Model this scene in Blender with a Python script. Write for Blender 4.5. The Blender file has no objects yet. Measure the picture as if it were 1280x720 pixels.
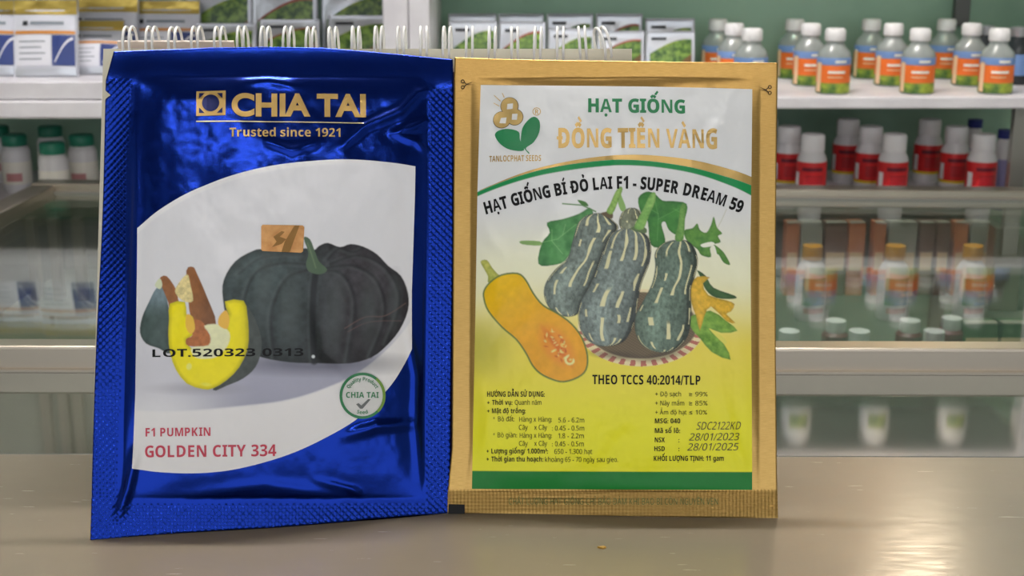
# -*- coding: utf-8 -*-
import bpy, bmesh, math, random, unicodedata
import numpy as np
from mathutils import Vector, Matrix
from mathutils.geometry import tessellate_polygon

random.seed(7)
rng = np.random.RandomState(5)
scene = bpy.context.scene
C = scene.collection
R = math.radians

# ------------------------------------------------------------------ camera
TZ = 0.90                     # height of the near counter top above the floor
F = 1700.0                    # focal length in pixels of the 1280x720 frame
PITCH = R(15.0)
H = 0.2345                    # camera above the counter top
CP, SP = math.cos(PITCH), math.sin(PITCH)
cam_d = bpy.data.cameras.new('camera')
cam = bpy.data.objects.new('camera', cam_d)
C.objects.link(cam)
cam.location = (0, 0, TZ + H)
cam.rotation_euler = (math.pi / 2 - PITCH, 0, 0)
cam_d.sensor_width = 36.0
cam_d.lens = F / 1280 * 36.0
cam_d.clip_start = 0.02
cam_d.dof.use_dof = True
cam_d.dof.focus_distance = 0.56
cam_d.dof.aperture_fstop = 27.0
scene.camera = cam

# ------------------------------------------------------------------ world, light, exposure
w = bpy.data.worlds.new('world')
scene.world = w
w.use_nodes = True
w.node_tree.nodes['Background'].inputs[0].default_value = (0.80, 0.90, 1.0, 1)
w.node_tree.nodes['Background'].inputs[1].default_value = 0.45
scene.view_settings.view_transform = 'Standard'
scene.view_settings.look = 'None'
scene.view_settings.gamma = 1.0
scene.view_settings.use_curve_mapping = False
scene.view_settings.exposure = 0.3


def area(name, loc, rot, sx, sy, power, col):
    l = bpy.data.lights.new(name, 'AREA')
    l.shape = 'RECTANGLE'
    l.size, l.size_y, l.energy, l.color = sx, sy, power, col
    o = bpy.data.objects.new(name, l)
    C.objects.link(o)
    o.location, o.rotation_euler = loc, rot
    return o


# daylight coming in through the open shop front behind the camera
area('shop_front_daylight', (0.0, -2.75, 1.33), (R(90), 0, 0), 4.2, 2.6, 38, (0.98, 0.98, 1.0))


# ------------------------------------------------------------------ colour / material helpers
def lin(c):
    c = np.asarray(c, float) / 255.0
    return np.where(c <= 0.04045, c / 12.92, ((c + 0.055) / 1.055) ** 2.4)


def L(*c):
    v = lin(c)
    return (float(v[0]), float(v[1]), float(v[2]), 1.0)


def mat(name, col, rough=0.5, metal=0.0, **kw):
    m = bpy.data.materials.new(name)
    m.use_nodes = True
    b = m.node_tree.nodes['Principled BSDF']
    b.inputs['Base Color'].default_value = col
    b.inputs['Roughness'].default_value = rough
    b.inputs['Metallic'].default_value = metal
    for k, v in kw.items():
        b.inputs[k.replace('_', ' ')].default_value = v
    return m


def nd(m, t, **kw):
    n = m.node_tree.nodes.new(t)
    for k, v in kw.items():
        setattr(n, k, v)
    return n


def lk(m, a, b):
    m.node_tree.links.new(a, b)


def bsdf(m):
    return m.node_tree.nodes['Principled BSDF']


def noise_col(m, c1, c2, scale=8.0, detail=4.0, lo=0.35, hi=0.65, coord='Object', stretch=None):
    tc = nd(m, 'ShaderNodeTexCoord')
    mp = nd(m, 'ShaderNodeMapping')
    if stretch:
        mp.inputs['Scale'].default_value = stretch
    n = nd(m, 'ShaderNodeTexNoise')
    n.inputs['Scale'].default_value = scale
    n.inputs['Detail'].default_value = detail
    r = nd(m, 'ShaderNodeValToRGB')
    r.color_ramp.elements[0].position, r.color_ramp.elements[0].color = lo, c1
    r.color_ramp.elements[1].position, r.color_ramp.elements[1].color = hi, c2
    lk(m, tc.outputs[coord], mp.inputs[0])
    lk(m, mp.outputs[0], n.inputs['Vector'])
    lk(m, n.outputs['Fac'], r.inputs[0])
    lk(m, r.outputs[0], bsdf(m).inputs['Base Color'])
    return n, r


def noise_bump(m, scale, strength, dist=0.001, coord='Object', stretch=None, detail=3.0):
    tc = nd(m, 'ShaderNodeTexCoord')
    mp = nd(m, 'ShaderNodeMapping')
    if stretch:
        mp.inputs['Scale'].default_value = stretch
    n = nd(m, 'ShaderNodeTexNoise')
    n.inputs['Scale'].default_value = scale
    n.inputs['Detail'].default_value = detail
    b = nd(m, 'ShaderNodeBump')
    b.inputs['Strength'].default_value = strength
    b.inputs['Distance'].default_value = dist
    lk(m, tc.outputs[coord], mp.inputs[0])
    lk(m, mp.outputs[0], n.inputs['Vector'])
    lk(m, n.outputs['Fac'], b.inputs['Height'])
    lk(m, b.outputs[0], bsdf(m).inputs['Normal'])
    return n


def glass_mat(name, tint, refl=1.5):
    """thin sheet of glass: clear with a real Fresnel reflection"""
    m = bpy.data.materials.new(name)
    m.use_nodes = True
    nt = m.node_tree
    nt.nodes.clear()
    out = nt.nodes.new('ShaderNodeOutputMaterial')
    mix = nt.nodes.new('ShaderNodeMixShader')
    tr = nt.nodes.new('ShaderNodeBsdfTransparent')
    tr.inputs[0].default_value = tint
    gl = nt.nodes.new('ShaderNodeBsdfGlossy')
    gl.inputs['Roughness'].default_value = 0.03
    gl.inputs[0].default_value = (0.95, 1, 0.97, 1)
    fr = nt.nodes.new('ShaderNodeFresnel')
    ge = nt.nodes.new('ShaderNodeNewGeometry')
    io = nt.nodes.new('ShaderNodeMix')          # same reflectance from both faces of the sheet
    io.data_type = 'FLOAT'
    io.inputs[2].default_value = refl
    io.inputs[3].default_value = 1.0 / refl
    nt.links.new(ge.outputs['Backfacing'], io.inputs[0])
    nt.links.new(io.outputs[0], fr.inputs[0])
    nt.links.new(fr.outputs[0], mix.inputs[0])
    nt.links.new(tr.outputs[0], mix.inputs[1])
    nt.links.new(gl.outputs[0], mix.inputs[2])
    nt.links.new(mix.outputs[0], out.inputs[0])
    return m


# ------------------------------------------------------------------ object helpers
def link(name, me, m, parent=None, kind=None):
    o = bpy.data.objects.new(name, me)
    C.objects.link(o)
    if m is not None and not len(me.materials):
        me.materials.append(m)
    o.parent = parent
    if kind:
        o['kind'] = kind
    return o


def tag(o, label, cat, group=None):
    o['label'] = label
    o['category'] = cat
    if group:
        o['group'] = group
    return o


def thing(name, label, cat, loc=(0, 0, 0), rz=0.0, group=None):
    o = bpy.data.objects.new(name, None)
    C.objects.link(o)
    o.empty_display_size = 0.02
    o.location = loc
    o.rotation_euler = (0, 0, rz)
    return tag(o, label, cat, group)


def copy_tree(o, parent=None):
    c = o.copy()
    C.objects.link(c)
    c.parent = parent
    for ch in list(o.children):
        copy_tree(ch, c)
    return c


def mesh(name, verts, faces, smooth=False):
    me = bpy.data.meshes.new(name)
    me.from_pydata([tuple(v) for v in verts], [], faces)
    me.update()
    if smooth:
        me.polygons.foreach_set('use_smooth', [True] * len(me.polygons))
    return me


def box_mesh(name, boxes, bevel=0.0):
    """boxes: list of (x0,x1,y0,y1,z0,z1) joined as one mesh"""
    bm = bmesh.new()
    for x0, x1, y0, y1, z0, z1 in boxes:
        r = bmesh.ops.create_cube(bm, size=1.0)
        bmesh.ops.scale(bm, vec=(x1 - x0, y1 - y0, z1 - z0), verts=r['verts'])
        bmesh.ops.translate(bm, vec=((x0 + x1) / 2, (y0 + y1) / 2, (z0 + z1) / 2), verts=r['verts'])
    if bevel:
        bmesh.ops.bevel(bm, geom=list(bm.edges), offset=bevel, segments=2, affect='EDGES', profile=0.5)
    me = bpy.data.meshes.new(name)
    bm.to_mesh(me)
    bm.free()
    return me


def box(name, b, m, parent=None, bevel=0.0, kind=None):
    bs = b if isinstance(b[0], (tuple, list)) else [b]
    return link(name, box_mesh(name, bs, bevel), m, parent, kind)


def lathe(name, prof, m, parent=None, seg=28, sharp=False):
    vs, fs = [], []
    for r, z in prof:
        for k in range(seg):
            a = 2 * math.pi * k / seg
            vs.append((r * math.cos(a), r * math.sin(a), z))
    n = len(prof)
    for i in range(n - 1):
        for k in range(seg):
            k2 = (k + 1) % seg
            fs.append((i * seg + k, i * seg + k2, (i + 1) * seg + k2, (i + 1) * seg + k))
    if prof[0][0] > 1e-5:
        fs.append(tuple(range(seg - 1, -1, -1)))
    if prof[-1][0] > 1e-5:
        fs.append(tuple((n - 1) * seg + k for k in range(seg)))
    me = mesh(name, vs, fs, True)
    me.set_sharp_from_angle(angle=R(40))
    return link(name, me, m, parent)


def tube(name, pts, r, m, parent=None, seg=8, cyclic=False):
    pts = [Vector(p) for p in pts]
    n = len(pts)
    vs, fs = [], []
    up = Vector((0.31, 0.2, 0.93))
    for i, p in enumerate(pts):
        a = pts[(i + 1) % n] if (cyclic or i < n - 1) else p
        b = pts[(i - 1) % n] if (cyclic or i > 0) else p
        t = (a - b).normalized()
        s = t.cross(up).normalized()
        u = s.cross(t)
        for k in range(seg):
            an = 2 * math.pi * k / seg
            vs.append(p + (s * math.cos(an) + u * math.sin(an)) * r)
    for i in range(n if cyclic else n - 1):
        j = (i + 1) % n
        for k in range(seg):
            k2 = (k + 1) % seg
            fs.append((i * seg + k, i * seg + k2, j * seg + k2, j * seg + k))
    if not cyclic:
        fs.append(tuple(range(seg)))
        fs.append(tuple((n - 1) * seg + k for k in range(seg - 1, -1, -1)))
    return link(name, mesh(name, vs, fs, True), m, parent)


# ------------------------------------------------------------------ pixel -> direction
CAM = np.array((0.0, 0.0, TZ + H))


def ray(x, y):
    x = np.asarray(x, float)
    y = np.asarray(y, float)
    a = (x - 640) / F
    b = -(y - 360) / F
    return np.stack([a + 0 * b, CP + b * SP + 0 * a, -SP + b * CP + 0 * a], -1)


def on_table(x, y, z=TZ):
    d = ray(x, y)
    t = (z - CAM[2]) / d[..., 2]
    return CAM + d * t[..., None]


def at_depth(x, y, Y):
    d = ray(x, y)
    return CAM + d * (Y / d[..., 1])[..., None]


def xat(x, Y, z):
    """world X of image column x for a thing standing at distance Y, height z"""
    return (x - 640) / F * (Y * CP + (CAM[2] - z) * SP)


# ------------------------------------------------------------------ numpy noise
_tab = rng.rand(256, 256)


def vnoise(x, y):
    xi, yi = np.floor(x).astype(int), np.floor(y).astype(int)
    fx, fy = x - xi, y - yi
    fx, fy = fx * fx * (3 - 2 * fx), fy * fy * (3 - 2 * fy)
    g = lambda i, j: _tab[i % 256, j % 256]
    a = g(xi, yi) * (1 - fx) + g(xi + 1, yi) * fx
    b = g(xi, yi + 1) * (1 - fx) + g(xi + 1, yi + 1) * fx
    return a * (1 - fy) + b * fy


def fbm(x, y, o=4):
    s, a, t = 0, 0.5, 0
    for k in range(o):
        s = s + a * vnoise(x * 2 ** k + 17 * k, y * 2 ** k + 31 * k)
        t += a
        a *= 0.5
    return s / t


def sstep(a, b, x):
    t = np.clip((x - a) / (b - a), 0, 1)
    return t * t * (3 - 2 * t)


def seg_dist(X, Y, p, q):
    px, py = p
    dx, dy = q[0] - px, q[1] - py
    t = np.clip(((X - px) * dx + (Y - py) * dy) / (dx * dx + dy * dy + 1e-9), 0, 1)
    return np.hypot(X - px - t * dx, Y - py - t * dy), t


def poly_sd(X, Y, pts):
    d = np.full(X.shape, 1e9)
    ins = np.zeros(X.shape, bool)
    n = len(pts)
    for i in range(n):
        p, q = pts[i], pts[(i + 1) % n]
        dd, _ = seg_dist(X, Y, p, q)
        d = np.minimum(d, dd)
        c = ((p[1] > Y) != (q[1] > Y))
        with np.errstate(divide='ignore', invalid='ignore'):
            xi = (q[0] - p[0]) * (Y - p[1]) / (q[1] - p[1] + 1e-12) + p[0]
        ins ^= c & (X < xi)
    return np.where(ins, -d, d)


def smooth_pts(pts, n=4, closed=True):
    out = []
    m = len(pts)
    rngi = range(m) if closed else range(m - 1)
    for i in rngi:
        g = (lambda k: pts[k % m]) if closed else (lambda k: pts[min(max(k, 0), m - 1)])
        p0, p1, p2, p3 = (np.array(g(i + k - 1), float) for k in range(4))
        for k in range(n):
            t = k / n
            out.append(tuple(0.5 * ((2 * p1) + (-p0 + p2) * t + (2 * p0 - 5 * p1 + 4 * p2 - p3) * t * t
                                    + (-p0 + 3 * p1 - 3 * p2 + p3) * t ** 3)))
    if not closed:
        out.append(tuple(pts[-1]))
    return out


# ------------------------------------------------------------------ printed picture painter
INK = 1.55     # print in the photograph reads darker than its own colour by this light level


def ink(*c):
    return np.clip(lin(c) * INK, 0, 0.88)


class Paint:
    def __init__(s, X, Y, bg):
        s.X, s.Y = X, Y
        s.c = np.zeros(X.shape + (3,)) + bg

    def blend(s, sel, a, col):
        a = a[..., None]
        s.c[sel] = s.c[sel] * (1 - a) + col * a

    def bb(s, pts, pad=8):
        p = np.array(pts)
        return ((s.X > p[:, 0].min() - pad) & (s.X < p[:, 0].max() + pad) &
                (s.Y > p[:, 1].min() - pad) & (s.Y < p[:, 1].max() + pad))

    def poly(s, pts, col, soft=1.2, sm=3, alpha=1.0, shade=None):
        P = smooth_pts(pts, sm) if sm > 1 else pts
        sel = s.bb(P)
        X, Y = s.X[sel], s.Y[sel]
        sd = poly_sd(X, Y, P)
        a = np.clip(0.5 - sd / soft, 0, 1) * alpha
        col = np.asarray(col)
        if shade is not None:
            col = shade(X, Y, sd)
        s.blend(sel, a, col)

    def line(s, pts, col, w, soft=1.2, alpha=1.0, taper=False):
        sel = s.bb(pts, w + 6)
        X, Y = s.X[sel], s.Y[sel]
        d = np.full(X.shape, 1e9)
        n = len(pts) - 1
        for i in range(n):
            dd, t = seg_dist(X, Y, pts[i], pts[i + 1])
            if taper:
                dd = dd + w * 0.5 * ((i + t) / n)
            d = np.minimum(d, dd)
        s.blend(sel, np.clip((w / 2 - d) / soft + 0.5, 0, 1) * alpha, np.asarray(col))

    def ell(s, cx, cy, rx, ry, ang, col, soft=1.2, alpha=1.0):
        r = max(rx, ry)
        sel = (abs(s.X - cx) < r + 6 + soft * r / min(rx, ry)) & (abs(s.Y - cy) < r + 6 + soft)
        X, Y = s.X[sel] - cx, s.Y[sel] - cy
        ca, sa = math.cos(ang), math.sin(ang)
        u, v = X * ca + Y * sa, -X * sa + Y * ca
        d = (np.sqrt((u / rx) ** 2 + (v / ry) ** 2) - 1) * min(rx, ry)
        s.blend(sel, np.clip(0.5 - d / soft, 0, 1) * alpha, np.asarray(col))


# ------------------------------------------------------------------ a sheet: packet surface addressed by photo pixels
class Sheet:
    def __init__(s, pa, pb, lean, back=0.0, hf=None):
        A, B = on_table(*pa), on_table(*pb)
        e1 = (B - A) / np.linalg.norm(B - A)
        nh = np.array((e1[1], -e1[0], 0.0))           # horizontal, towards the camera
        s.n = nh * math.cos(lean) + np.array((0, 0, 1.0)) * math.sin(lean)
        s.A = A - nh * back
        s.hf = hf
        s.base = (A + B) / 2 - nh * back

    def pt(s, x, y, h=0.0, use=True):
        d = ray(x, y)
        t = ((s.A - CAM) @ s.n) / (d @ s.n)
        P = CAM + d * t[..., None]
        hh = h + (s.hf(np.asarray(x, float), np.asarray(y, float)) if (use and s.hf) else 0.0)
        return P + s.n * (np.asarray(hh)[..., None] if np.ndim(hh) else hh)

    def loc(s, x, y, h=0.0):
        return s.pt(x, y, h) - s.base


def grid_faces(nu, nv):
    i = np.arange(nu * nv).reshape(nv, nu)
    return np.stack([i[:-1, :-1], i[1:, :-1], i[1:, 1:], i[:-1, 1:]], -1).reshape(-1, 4)


def np_mesh(name, V, Fq, smooth=True, uv=None, col=None, attrs=None):
    me = bpy.data.meshes.new(name)
    V = np.ascontiguousarray(V, dtype=np.float32)
    Fq = np.ascontiguousarray(Fq, dtype=np.int32)
    me.vertices.add(len(V))
    me.vertices.foreach_set('co', V.ravel())
    k = Fq.shape[1]
    me.loops.add(Fq.size)
    me.loops.foreach_set('vertex_index', Fq.ravel())
    me.polygons.add(len(Fq))
    me.polygons.foreach_set('loop_start', np.arange(0, Fq.size, k, dtype=np.int32))
    me.polygons.foreach_set('use_smooth', np.full(len(Fq), smooth))
    me.update(calc_edges=True)
    if uv is not None:
        l = me.uv_layers.new(name='px')
        l.data.foreach_set('uv', np.ascontiguousarray(uv[Fq.ravel()], dtype=np.float32).ravel())
    if col is not None:
        a = me.color_attributes.new('print', 'FLOAT_COLOR', 'POINT')
        c4 = np.concatenate([col, np.ones((len(col), 1))], 1).astype(np.float32)
        a.data.foreach_set('color', c4.ravel())
    for nm, v in (attrs or {}).items():
        a = me.attributes.new(nm, 'FLOAT', 'POINT')
        a.data.foreach_set('value', np.ascontiguousarray(v, dtype=np.float32))
    me.validate()
    return me


_txt_cache = {}


def raw_text(body, bold, res):
    """flat outline lettering of Blender's own built-in typefaces as (verts, faces)"""
    key = (body, bold, res)
    if key not in _txt_cache:
        cu = bpy.data.curves.new('lettering_curve', 'FONT')
        cu.body = body
        cu.resolution_u = res
        cu.offset = bold
        ob = bpy.data.objects.new('lettering_tmp', cu)
        me = ob.to_mesh()
        _txt_cache[key] = ([(v.co.x, v.co.y) for v in me.vertices], [tuple(p.vertices) for p in me.polygons])
        ob.to_mesh_clear()
        bpy.data.objects.remove(ob)
        bpy.data.curves.remove(cu)
    return _txt_cache[key]


def styled(ch, style):
    """sans ('s') and bold sans ('b') letter shapes; 'g' keeps the round geometric letters"""
    if style == 'g':
        return ch
    cap, low, dig = {'s': (0x1D5A0, 0x1D5BA, 0x1D7E2), 'b': (0x1D5D4, 0x1D5EE, 0x1D7EC), 'h': (0x1D5D4, 0x1D5EE, 0x1D7EC)}[style]
    if 'A' <= ch <= 'Z':
        return chr(cap + ord(ch) - 65)
    if 'a' <= ch <= 'z':
        return chr(low + ord(ch) - 97)
    if '0' <= ch <= '9':
        return chr(dig + ord(ch) - 48)
    return ch


def stroke(pts, w):
    """ribbon polygon along a short polyline"""
    L_, R_ = [], []
    n = len(pts)
    for i, (x, y) in enumerate(pts):
        a = pts[min(i + 1, n - 1)]
        b = pts[max(i - 1, 0)]
        dx, dy = a[0] - b[0], a[1] - b[1]
        l = math.hypot(dx, dy) or 1
        L_.append((x - dy / l * w / 2, y + dx / l * w / 2))
        R_.append((x + dy / l * w / 2, y - dx / l * w / 2))
    return [[L_[i], L_[i + 1], R_[i + 1], R_[i]] for i in range(n - 1)]


def accent(m, cx, x1, top, w, second):
    """Vietnamese tone and vowel marks as small polygons"""
    y = top + 0.06 + (0.03 if w > 0.08 else 0.0)
    if m == 0x0301:
        return stroke([(cx - 0.04 + (0.16 if second else 0), y - 0.01), (cx + 0.11 + (0.16 if second else 0), y + 0.18)], w * 0.75)
    if m == 0x0300:
        return stroke([(cx + 0.05 + (0.12 if second else 0), y), (cx - 0.11 + (0.12 if second else 0), y + 0.18)], w * (0.6 if second else 0.75))
    if m == 0x0302:
        return stroke([(cx - 0.14, y), (cx, y + 0.11)], w * 0.9) + stroke([(cx, y + 0.11), (cx + 0.14, y)], w * 0.9)
    if m == 0x0303:
        return stroke([(cx - 0.15, y + 0.02), (cx - 0.08, y + 0.08), (cx, y + 0.05), (cx + 0.08, y + 0.02), (cx + 0.15, y + 0.08)], w * 0.9)
    if m == 0x0306:
        return stroke([(cx - 0.13, y + 0.11), (cx - 0.07, y + 0.03), (cx + 0.07, y + 0.03), (cx + 0.13, y + 0.11)], w * 0.9)
    if m == 0x0309:
        return stroke([(cx - 0.07, y + 0.14), (cx + 0.01, y + 0.17), (cx + 0.06, y + 0.12), (cx + 0.02, y + 0.06), (cx, y)], w * 0.8)
    if m == 0x0323:
        r = 0.035 + w * 0.35
        return [[(cx + r * math.cos(k * math.pi / 4), -0.15 + r * math.sin(k * math.pi / 4)) for k in range(8)]]
    if m == 0x031B:
        return stroke([(x1 - 0.06, top - 0.06), (x1 + 0.06, top - 0.02), (x1 + 0.07, top + 0.09)], w * 0.9)
    return []


def line_geo(body, style, bold, res):
    """a whole line of lettering: verts (em units, baseline 0), faces"""
    if style == 'g':
        return raw_text(body, bold, res)
    V, Fs = [], []
    pen = 0.0
    sw = {'s': 0.075, 'b': 0.135, 'h': 0.16}[style]
    for ch in body:
        if ch == ' ':
            pen += 0.30
            continue
        dec = unicodedata.normalize('NFD', ch)
        base, marks = dec[0], [ord(c) for c in dec[1:]]
        bar = base in 'Đđ'
        if bar:
            base = 'D' if base == 'Đ' else 'd'
        g_ = styled(base, style)
        off = 0.0 if g_ != base else (0.022 if style == 'b' and base.isalnum() else (0.018 if style == 'b' else 0.0))
        if style == 'h':
            off = 0.03 if g_ == base else (0.0 if base in 'MNVAW' else 0.02)
        vs, fs = raw_text(g_, off, res)
        n0 = len(V)
        V += [(x + pen, y) for x, y in vs]
        Fs += [tuple(i + n0 for i in f) for f in fs]
        x0_, x1_ = min(x for x, y in vs), max(x for x, y in vs)
        adv = x1_ + min(max(x0_, 0.02), 0.08) + (0.07 if base == '1' else 0.0)       # right bearing like the left one
        top = 0.714 if base.isupper() else 0.55
        ex = []
        sec = False
        lvl = top
        for m in sorted(marks, key=lambda q: (q not in (0x0302, 0x0306, 0x031B), q)):
            ex += accent(m, (x0_ + x1_) / 2, x1_, lvl, sw, sec)
            if m in (0x0302, 0x0306):
                sec = True
                lvl += 0.16
        if bar:
            yb_ = 0.357 if ch == 'Đ' else 0.63
            if ch == 'Đ':
                ex.append([(x0_ - 0.09, yb_ - sw * 0.38), (x0_ + 0.24, yb_ - sw * 0.38), (x0_ + 0.24, yb_ + sw * 0.38), (x0_ - 0.09, yb_ + sw * 0.38)])
            else:
                ex.append([(x1_ - 0.26, yb_ - sw * 0.34), (x1_ + 0.06, yb_ - sw * 0.34), (x1_ + 0.06, yb_ + sw * 0.34), (x1_ - 0.26, yb_ + sw * 0.34)])
        for q in ex:
            n0 = len(V)
            V += [(x + pen, y) for x, y in q]
            Fs.append(tuple(range(n0, n0 + len(q))))
        pen += adv
    return V, Fs


def bis(bm, step):
    for ax in (0, 1):
        cs = [v.co[ax] for v in bm.verts]
        if not cs:
            return
        c = math.floor(min(cs) / step) * step + step
        while c < max(cs):
            no = [0, 0, 0]
            no[ax] = 1
            co = [0, 0, 0]
            co[ax] = c
            bmesh.ops.bisect_plane(bm, geom=list(bm.verts) + list(bm.edges) + list(bm.faces), plane_co=co, plane_no=no)
            c += step


def place2d(name, sheet, bm, m, parent, lift, step=7.0):
    """bm holds flat shapes in photo pixel coordinates; lay them on the sheet"""
    if step:
        bis(bm, step)
    P = np.array([v.co[:2] for v in bm.verts])
    W = sheet.loc(P[:, 0], P[:, 1], lift)
    for v, q in zip(bm.verts, W):
        v.co = q
    bmesh.ops.recalc_face_normals(bm, faces=bm.faces)
    me = bpy.data.meshes.new(name)
    bm.to_mesh(me)
    bm.free()
    return link(name, me, m, parent)


def text(name, sheet, rows, m, parent, lift=0.00045, bold=0.0, step=14.0, warp=None, res=2, style='b'):
    """rows: list of (string, x0, x1, ytop, ybase[, style]) in photo pixels (cap height ytop..ybase)"""
    bm = bmesh.new()
    for row in rows:
        body, x0, x1, yt, yb = row[:5]
        st_ = row[5] if len(row) > 5 else style
        V, Fs = line_geo(body, st_, bold, res)
        cap = 0.70 if st_ == 'g' else 0.714
        mn = min(x for x, y in V)
        mx = max(x for x, y in V)
        vs = []
        for vx, vy in V:
            x = x0 + (vx - mn) / (mx - mn) * (x1 - x0)
            y = yb - vy / cap * (yb - yt)
            if warp:
                x, y = warp(x, y, yb)
            vs.append(bm.verts.new((x, y, 0)))
        for f in Fs:
            try:
                bm.faces.new([vs[i] for i in f])
            except ValueError:
                pass
    return place2d(name, sheet, bm, m, parent, lift, step)


def add_poly(bm, pts):
    vs = [bm.verts.new((p[0], p[1], 0)) for p in pts]
    for t in tessellate_polygon([[Vector((p[0], p[1], 0)) for p in pts]]):
        try:
            bm.faces.new([vs[i] for i in t])
        except ValueError:
            pass


def add_ring(bm, cx, cy, r0, r1, seg=40, a0=0.0, a1=2 * math.pi, asp=1.0):
    full = abs(a1 - a0 - 2 * math.pi) < 1e-6
    n = seg if full else seg + 1
    vi, vo = [], []
    for k in range(n):
        a = a0 + (a1 - a0) * k / seg
        vi.append(bm.verts.new((cx + r0 * math.cos(a), cy + asp * r0 * math.sin(a), 0)))
        vo.append(bm.verts.new((cx + r1 * math.cos(a), cy + asp * r1 * math.sin(a), 0)))
    for k in range(seg):
        j = (k + 1) % n
        bm.faces.new((vi[k], vo[k], vo[j], vi[j]))


def circle(cx, cy, r, n=28, asp=1.0):
    return [(cx + r * math.cos(2 * math.pi * k / n), cy + asp * r * math.sin(2 * math.pi * k / n)) for k in range(n)]


def shapes(name, sheet, polys, m, parent, lift=0.00045, step=7.0):
    bm = bmesh.new()
    for p in polys:
        add_poly(bm, p)
    return place2d(name, sheet, bm, m, parent, lift, step)


# ================================================================== THE SETTING
def Z(r):
    return TZ + r


m_wall = mat('green_wall_paint', L(104, 140, 118), 0.75)
noise_col(m_wall, L(112, 144, 124), L(156, 190, 168), 2.6, 6.0, 0.30, 0.52)
m_wall_side = mat('pale_wall_paint', L(196, 196, 182), 0.8)
noise_col(m_wall_side, L(180, 180, 166), L(204, 203, 190), 1.7, 4.0)
m_ceil = mat('ceiling_boards', L(120, 112, 98), 0.85)
noise_col(m_ceil, L(108, 100, 88), L(128, 120, 106), 1.2, 3.0)
m_floor = mat('floor_tile', L(150, 140, 125), 0.35)
noise_col(m_floor, L(135, 126, 112), L(160, 150, 136), 3.0, 4.0)

X0, X1, YB, YF, ZC = -2.1, 2.3, 2.20, -2.7, 2.75
box('floor', (X0, X1, YF - 1.5, YB + 0.1, -0.06, 0.0), m_floor, kind='structure')
box('wall_back', (X0, X1, YB, YB + 0.1, 0, ZC), m_wall, kind='structure')
box('wall_left', (X0 - 0.1, X0, YF, YB + 0.1, 0, ZC), m_wall_side, kind='structure')
box('wall_right', (X1, X1 + 0.1, YF, YB + 0.1, 0, ZC), m_wall_side, kind='structure')
box('wall_front', (X0 - 0.1, X1 + 0.1, YF - 0.1, YF, 2.66, ZC), m_wall_side, kind='structure')
box('ceiling', (X0 - 0.1, X1 + 0.1, YF, YB + 0.1, ZC, ZC + 0.08), m_ceil, kind='structure')

# ------------------------------------------------------------------ common furniture materials
m_white = mat('white_enamel', L(226, 222, 228), 0.35)
noise_col(m_white, L(212, 208, 214), L(230, 227, 232), 14.0, 3.0)
m_alu = mat('aluminium', L(186, 176, 162), 0.32, 1.0)
noise_bump(m_alu, 60.0, 0.12, 0.0006, stretch=(0.05, 1, 1))
m_alu_d = mat('grey_aluminium', L(150, 148, 142), 0.42, 0.85)
m_dark = mat('dark_laminate', L(58, 56, 54), 0.5)
noise_col(m_dark, L(48, 46, 45), L(66, 64, 61), 6.0)
m_glass = glass_mat('clear_glass', (0.93, 0.96, 0.94, 1), 1.40)
m_glass_s = glass_mat('shelf_glass', (0.72, 0.84, 0.78, 1), 1.5)

# near counter top: a worn pane over a grey-brown sheet, fine scratches in the gloss
m_top = mat('worn_counter_pane', L(120, 112, 98), 0.10, 0.0, IOR=1.5)
_n, _r = noise_col(m_top, L(118, 110, 96), L(138, 126, 108), 5.0, 5.0, 0.3, 0.7)
tc = nd(m_top, 'ShaderNodeTexCoord')
mp = nd(m_top, 'ShaderNodeMapping')
mp.inputs['Scale'].default_value = (6, 60, 1)
mp.inputs['Rotation'].default_value = (0, 0, 0.35)
n1 = nd(m_top, 'ShaderNodeTexNoise')
n1.inputs['Scale'].default_value = 9.0
n1.inputs['Detail'].default_value = 6.0
wv = nd(m_top, 'ShaderNodeTexWave')
wv.wave_type = 'RINGS'
wv.inputs['Scale'].default_value = 60.0
wv.inputs['Distortion'].default_value = 9.0
wv.inputs['Detail'].default_value = 5.0
mp2 = nd(m_top, 'ShaderNodeMapping')
mp2.inputs['Location'].default_value = (-0.22, -0.40, 0)
add = nd(m_top, 'ShaderNodeMath', operation='ADD')
bmp = nd(m_top, 'ShaderNodeBump')
bmp.inputs['Strength'].default_value = 0.06
bmp.inputs['Distance'].default_value = 0.0002
rr = nd(m_top, 'ShaderNodeMapRange')
rr.inputs['From Min'].default_value, rr.inputs['From Max'].default_value = 0.3, 0.8
rr.inputs['To Min'].default_value, rr.inputs['To Max'].default_value = 0.16, 0.30
lk(m_top, tc.outputs['Object'], mp.inputs[0])
lk(m_top, tc.outputs['Object'], mp2.inputs[0])
lk(m_top, mp.outputs[0], n1.inputs['Vector'])
lk(m_top, mp2.outputs[0], wv.inputs['Vector'])
lk(m_top, n1.outputs['Fac'], add.inputs[0])
lk(m_top, wv.outputs['Fac'], add.inputs[1])
lk(m_top, add.outputs[0], bmp.inputs['Height'])
lk(m_top, n1.outputs['Fac'], rr.inputs['Value'])
lk(m_top, rr.outputs[0], bsdf(m_top).inputs['Roughness'])
lk(m_top, bmp.outputs[0], bsdf(m_top).inputs['Normal'])

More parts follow.
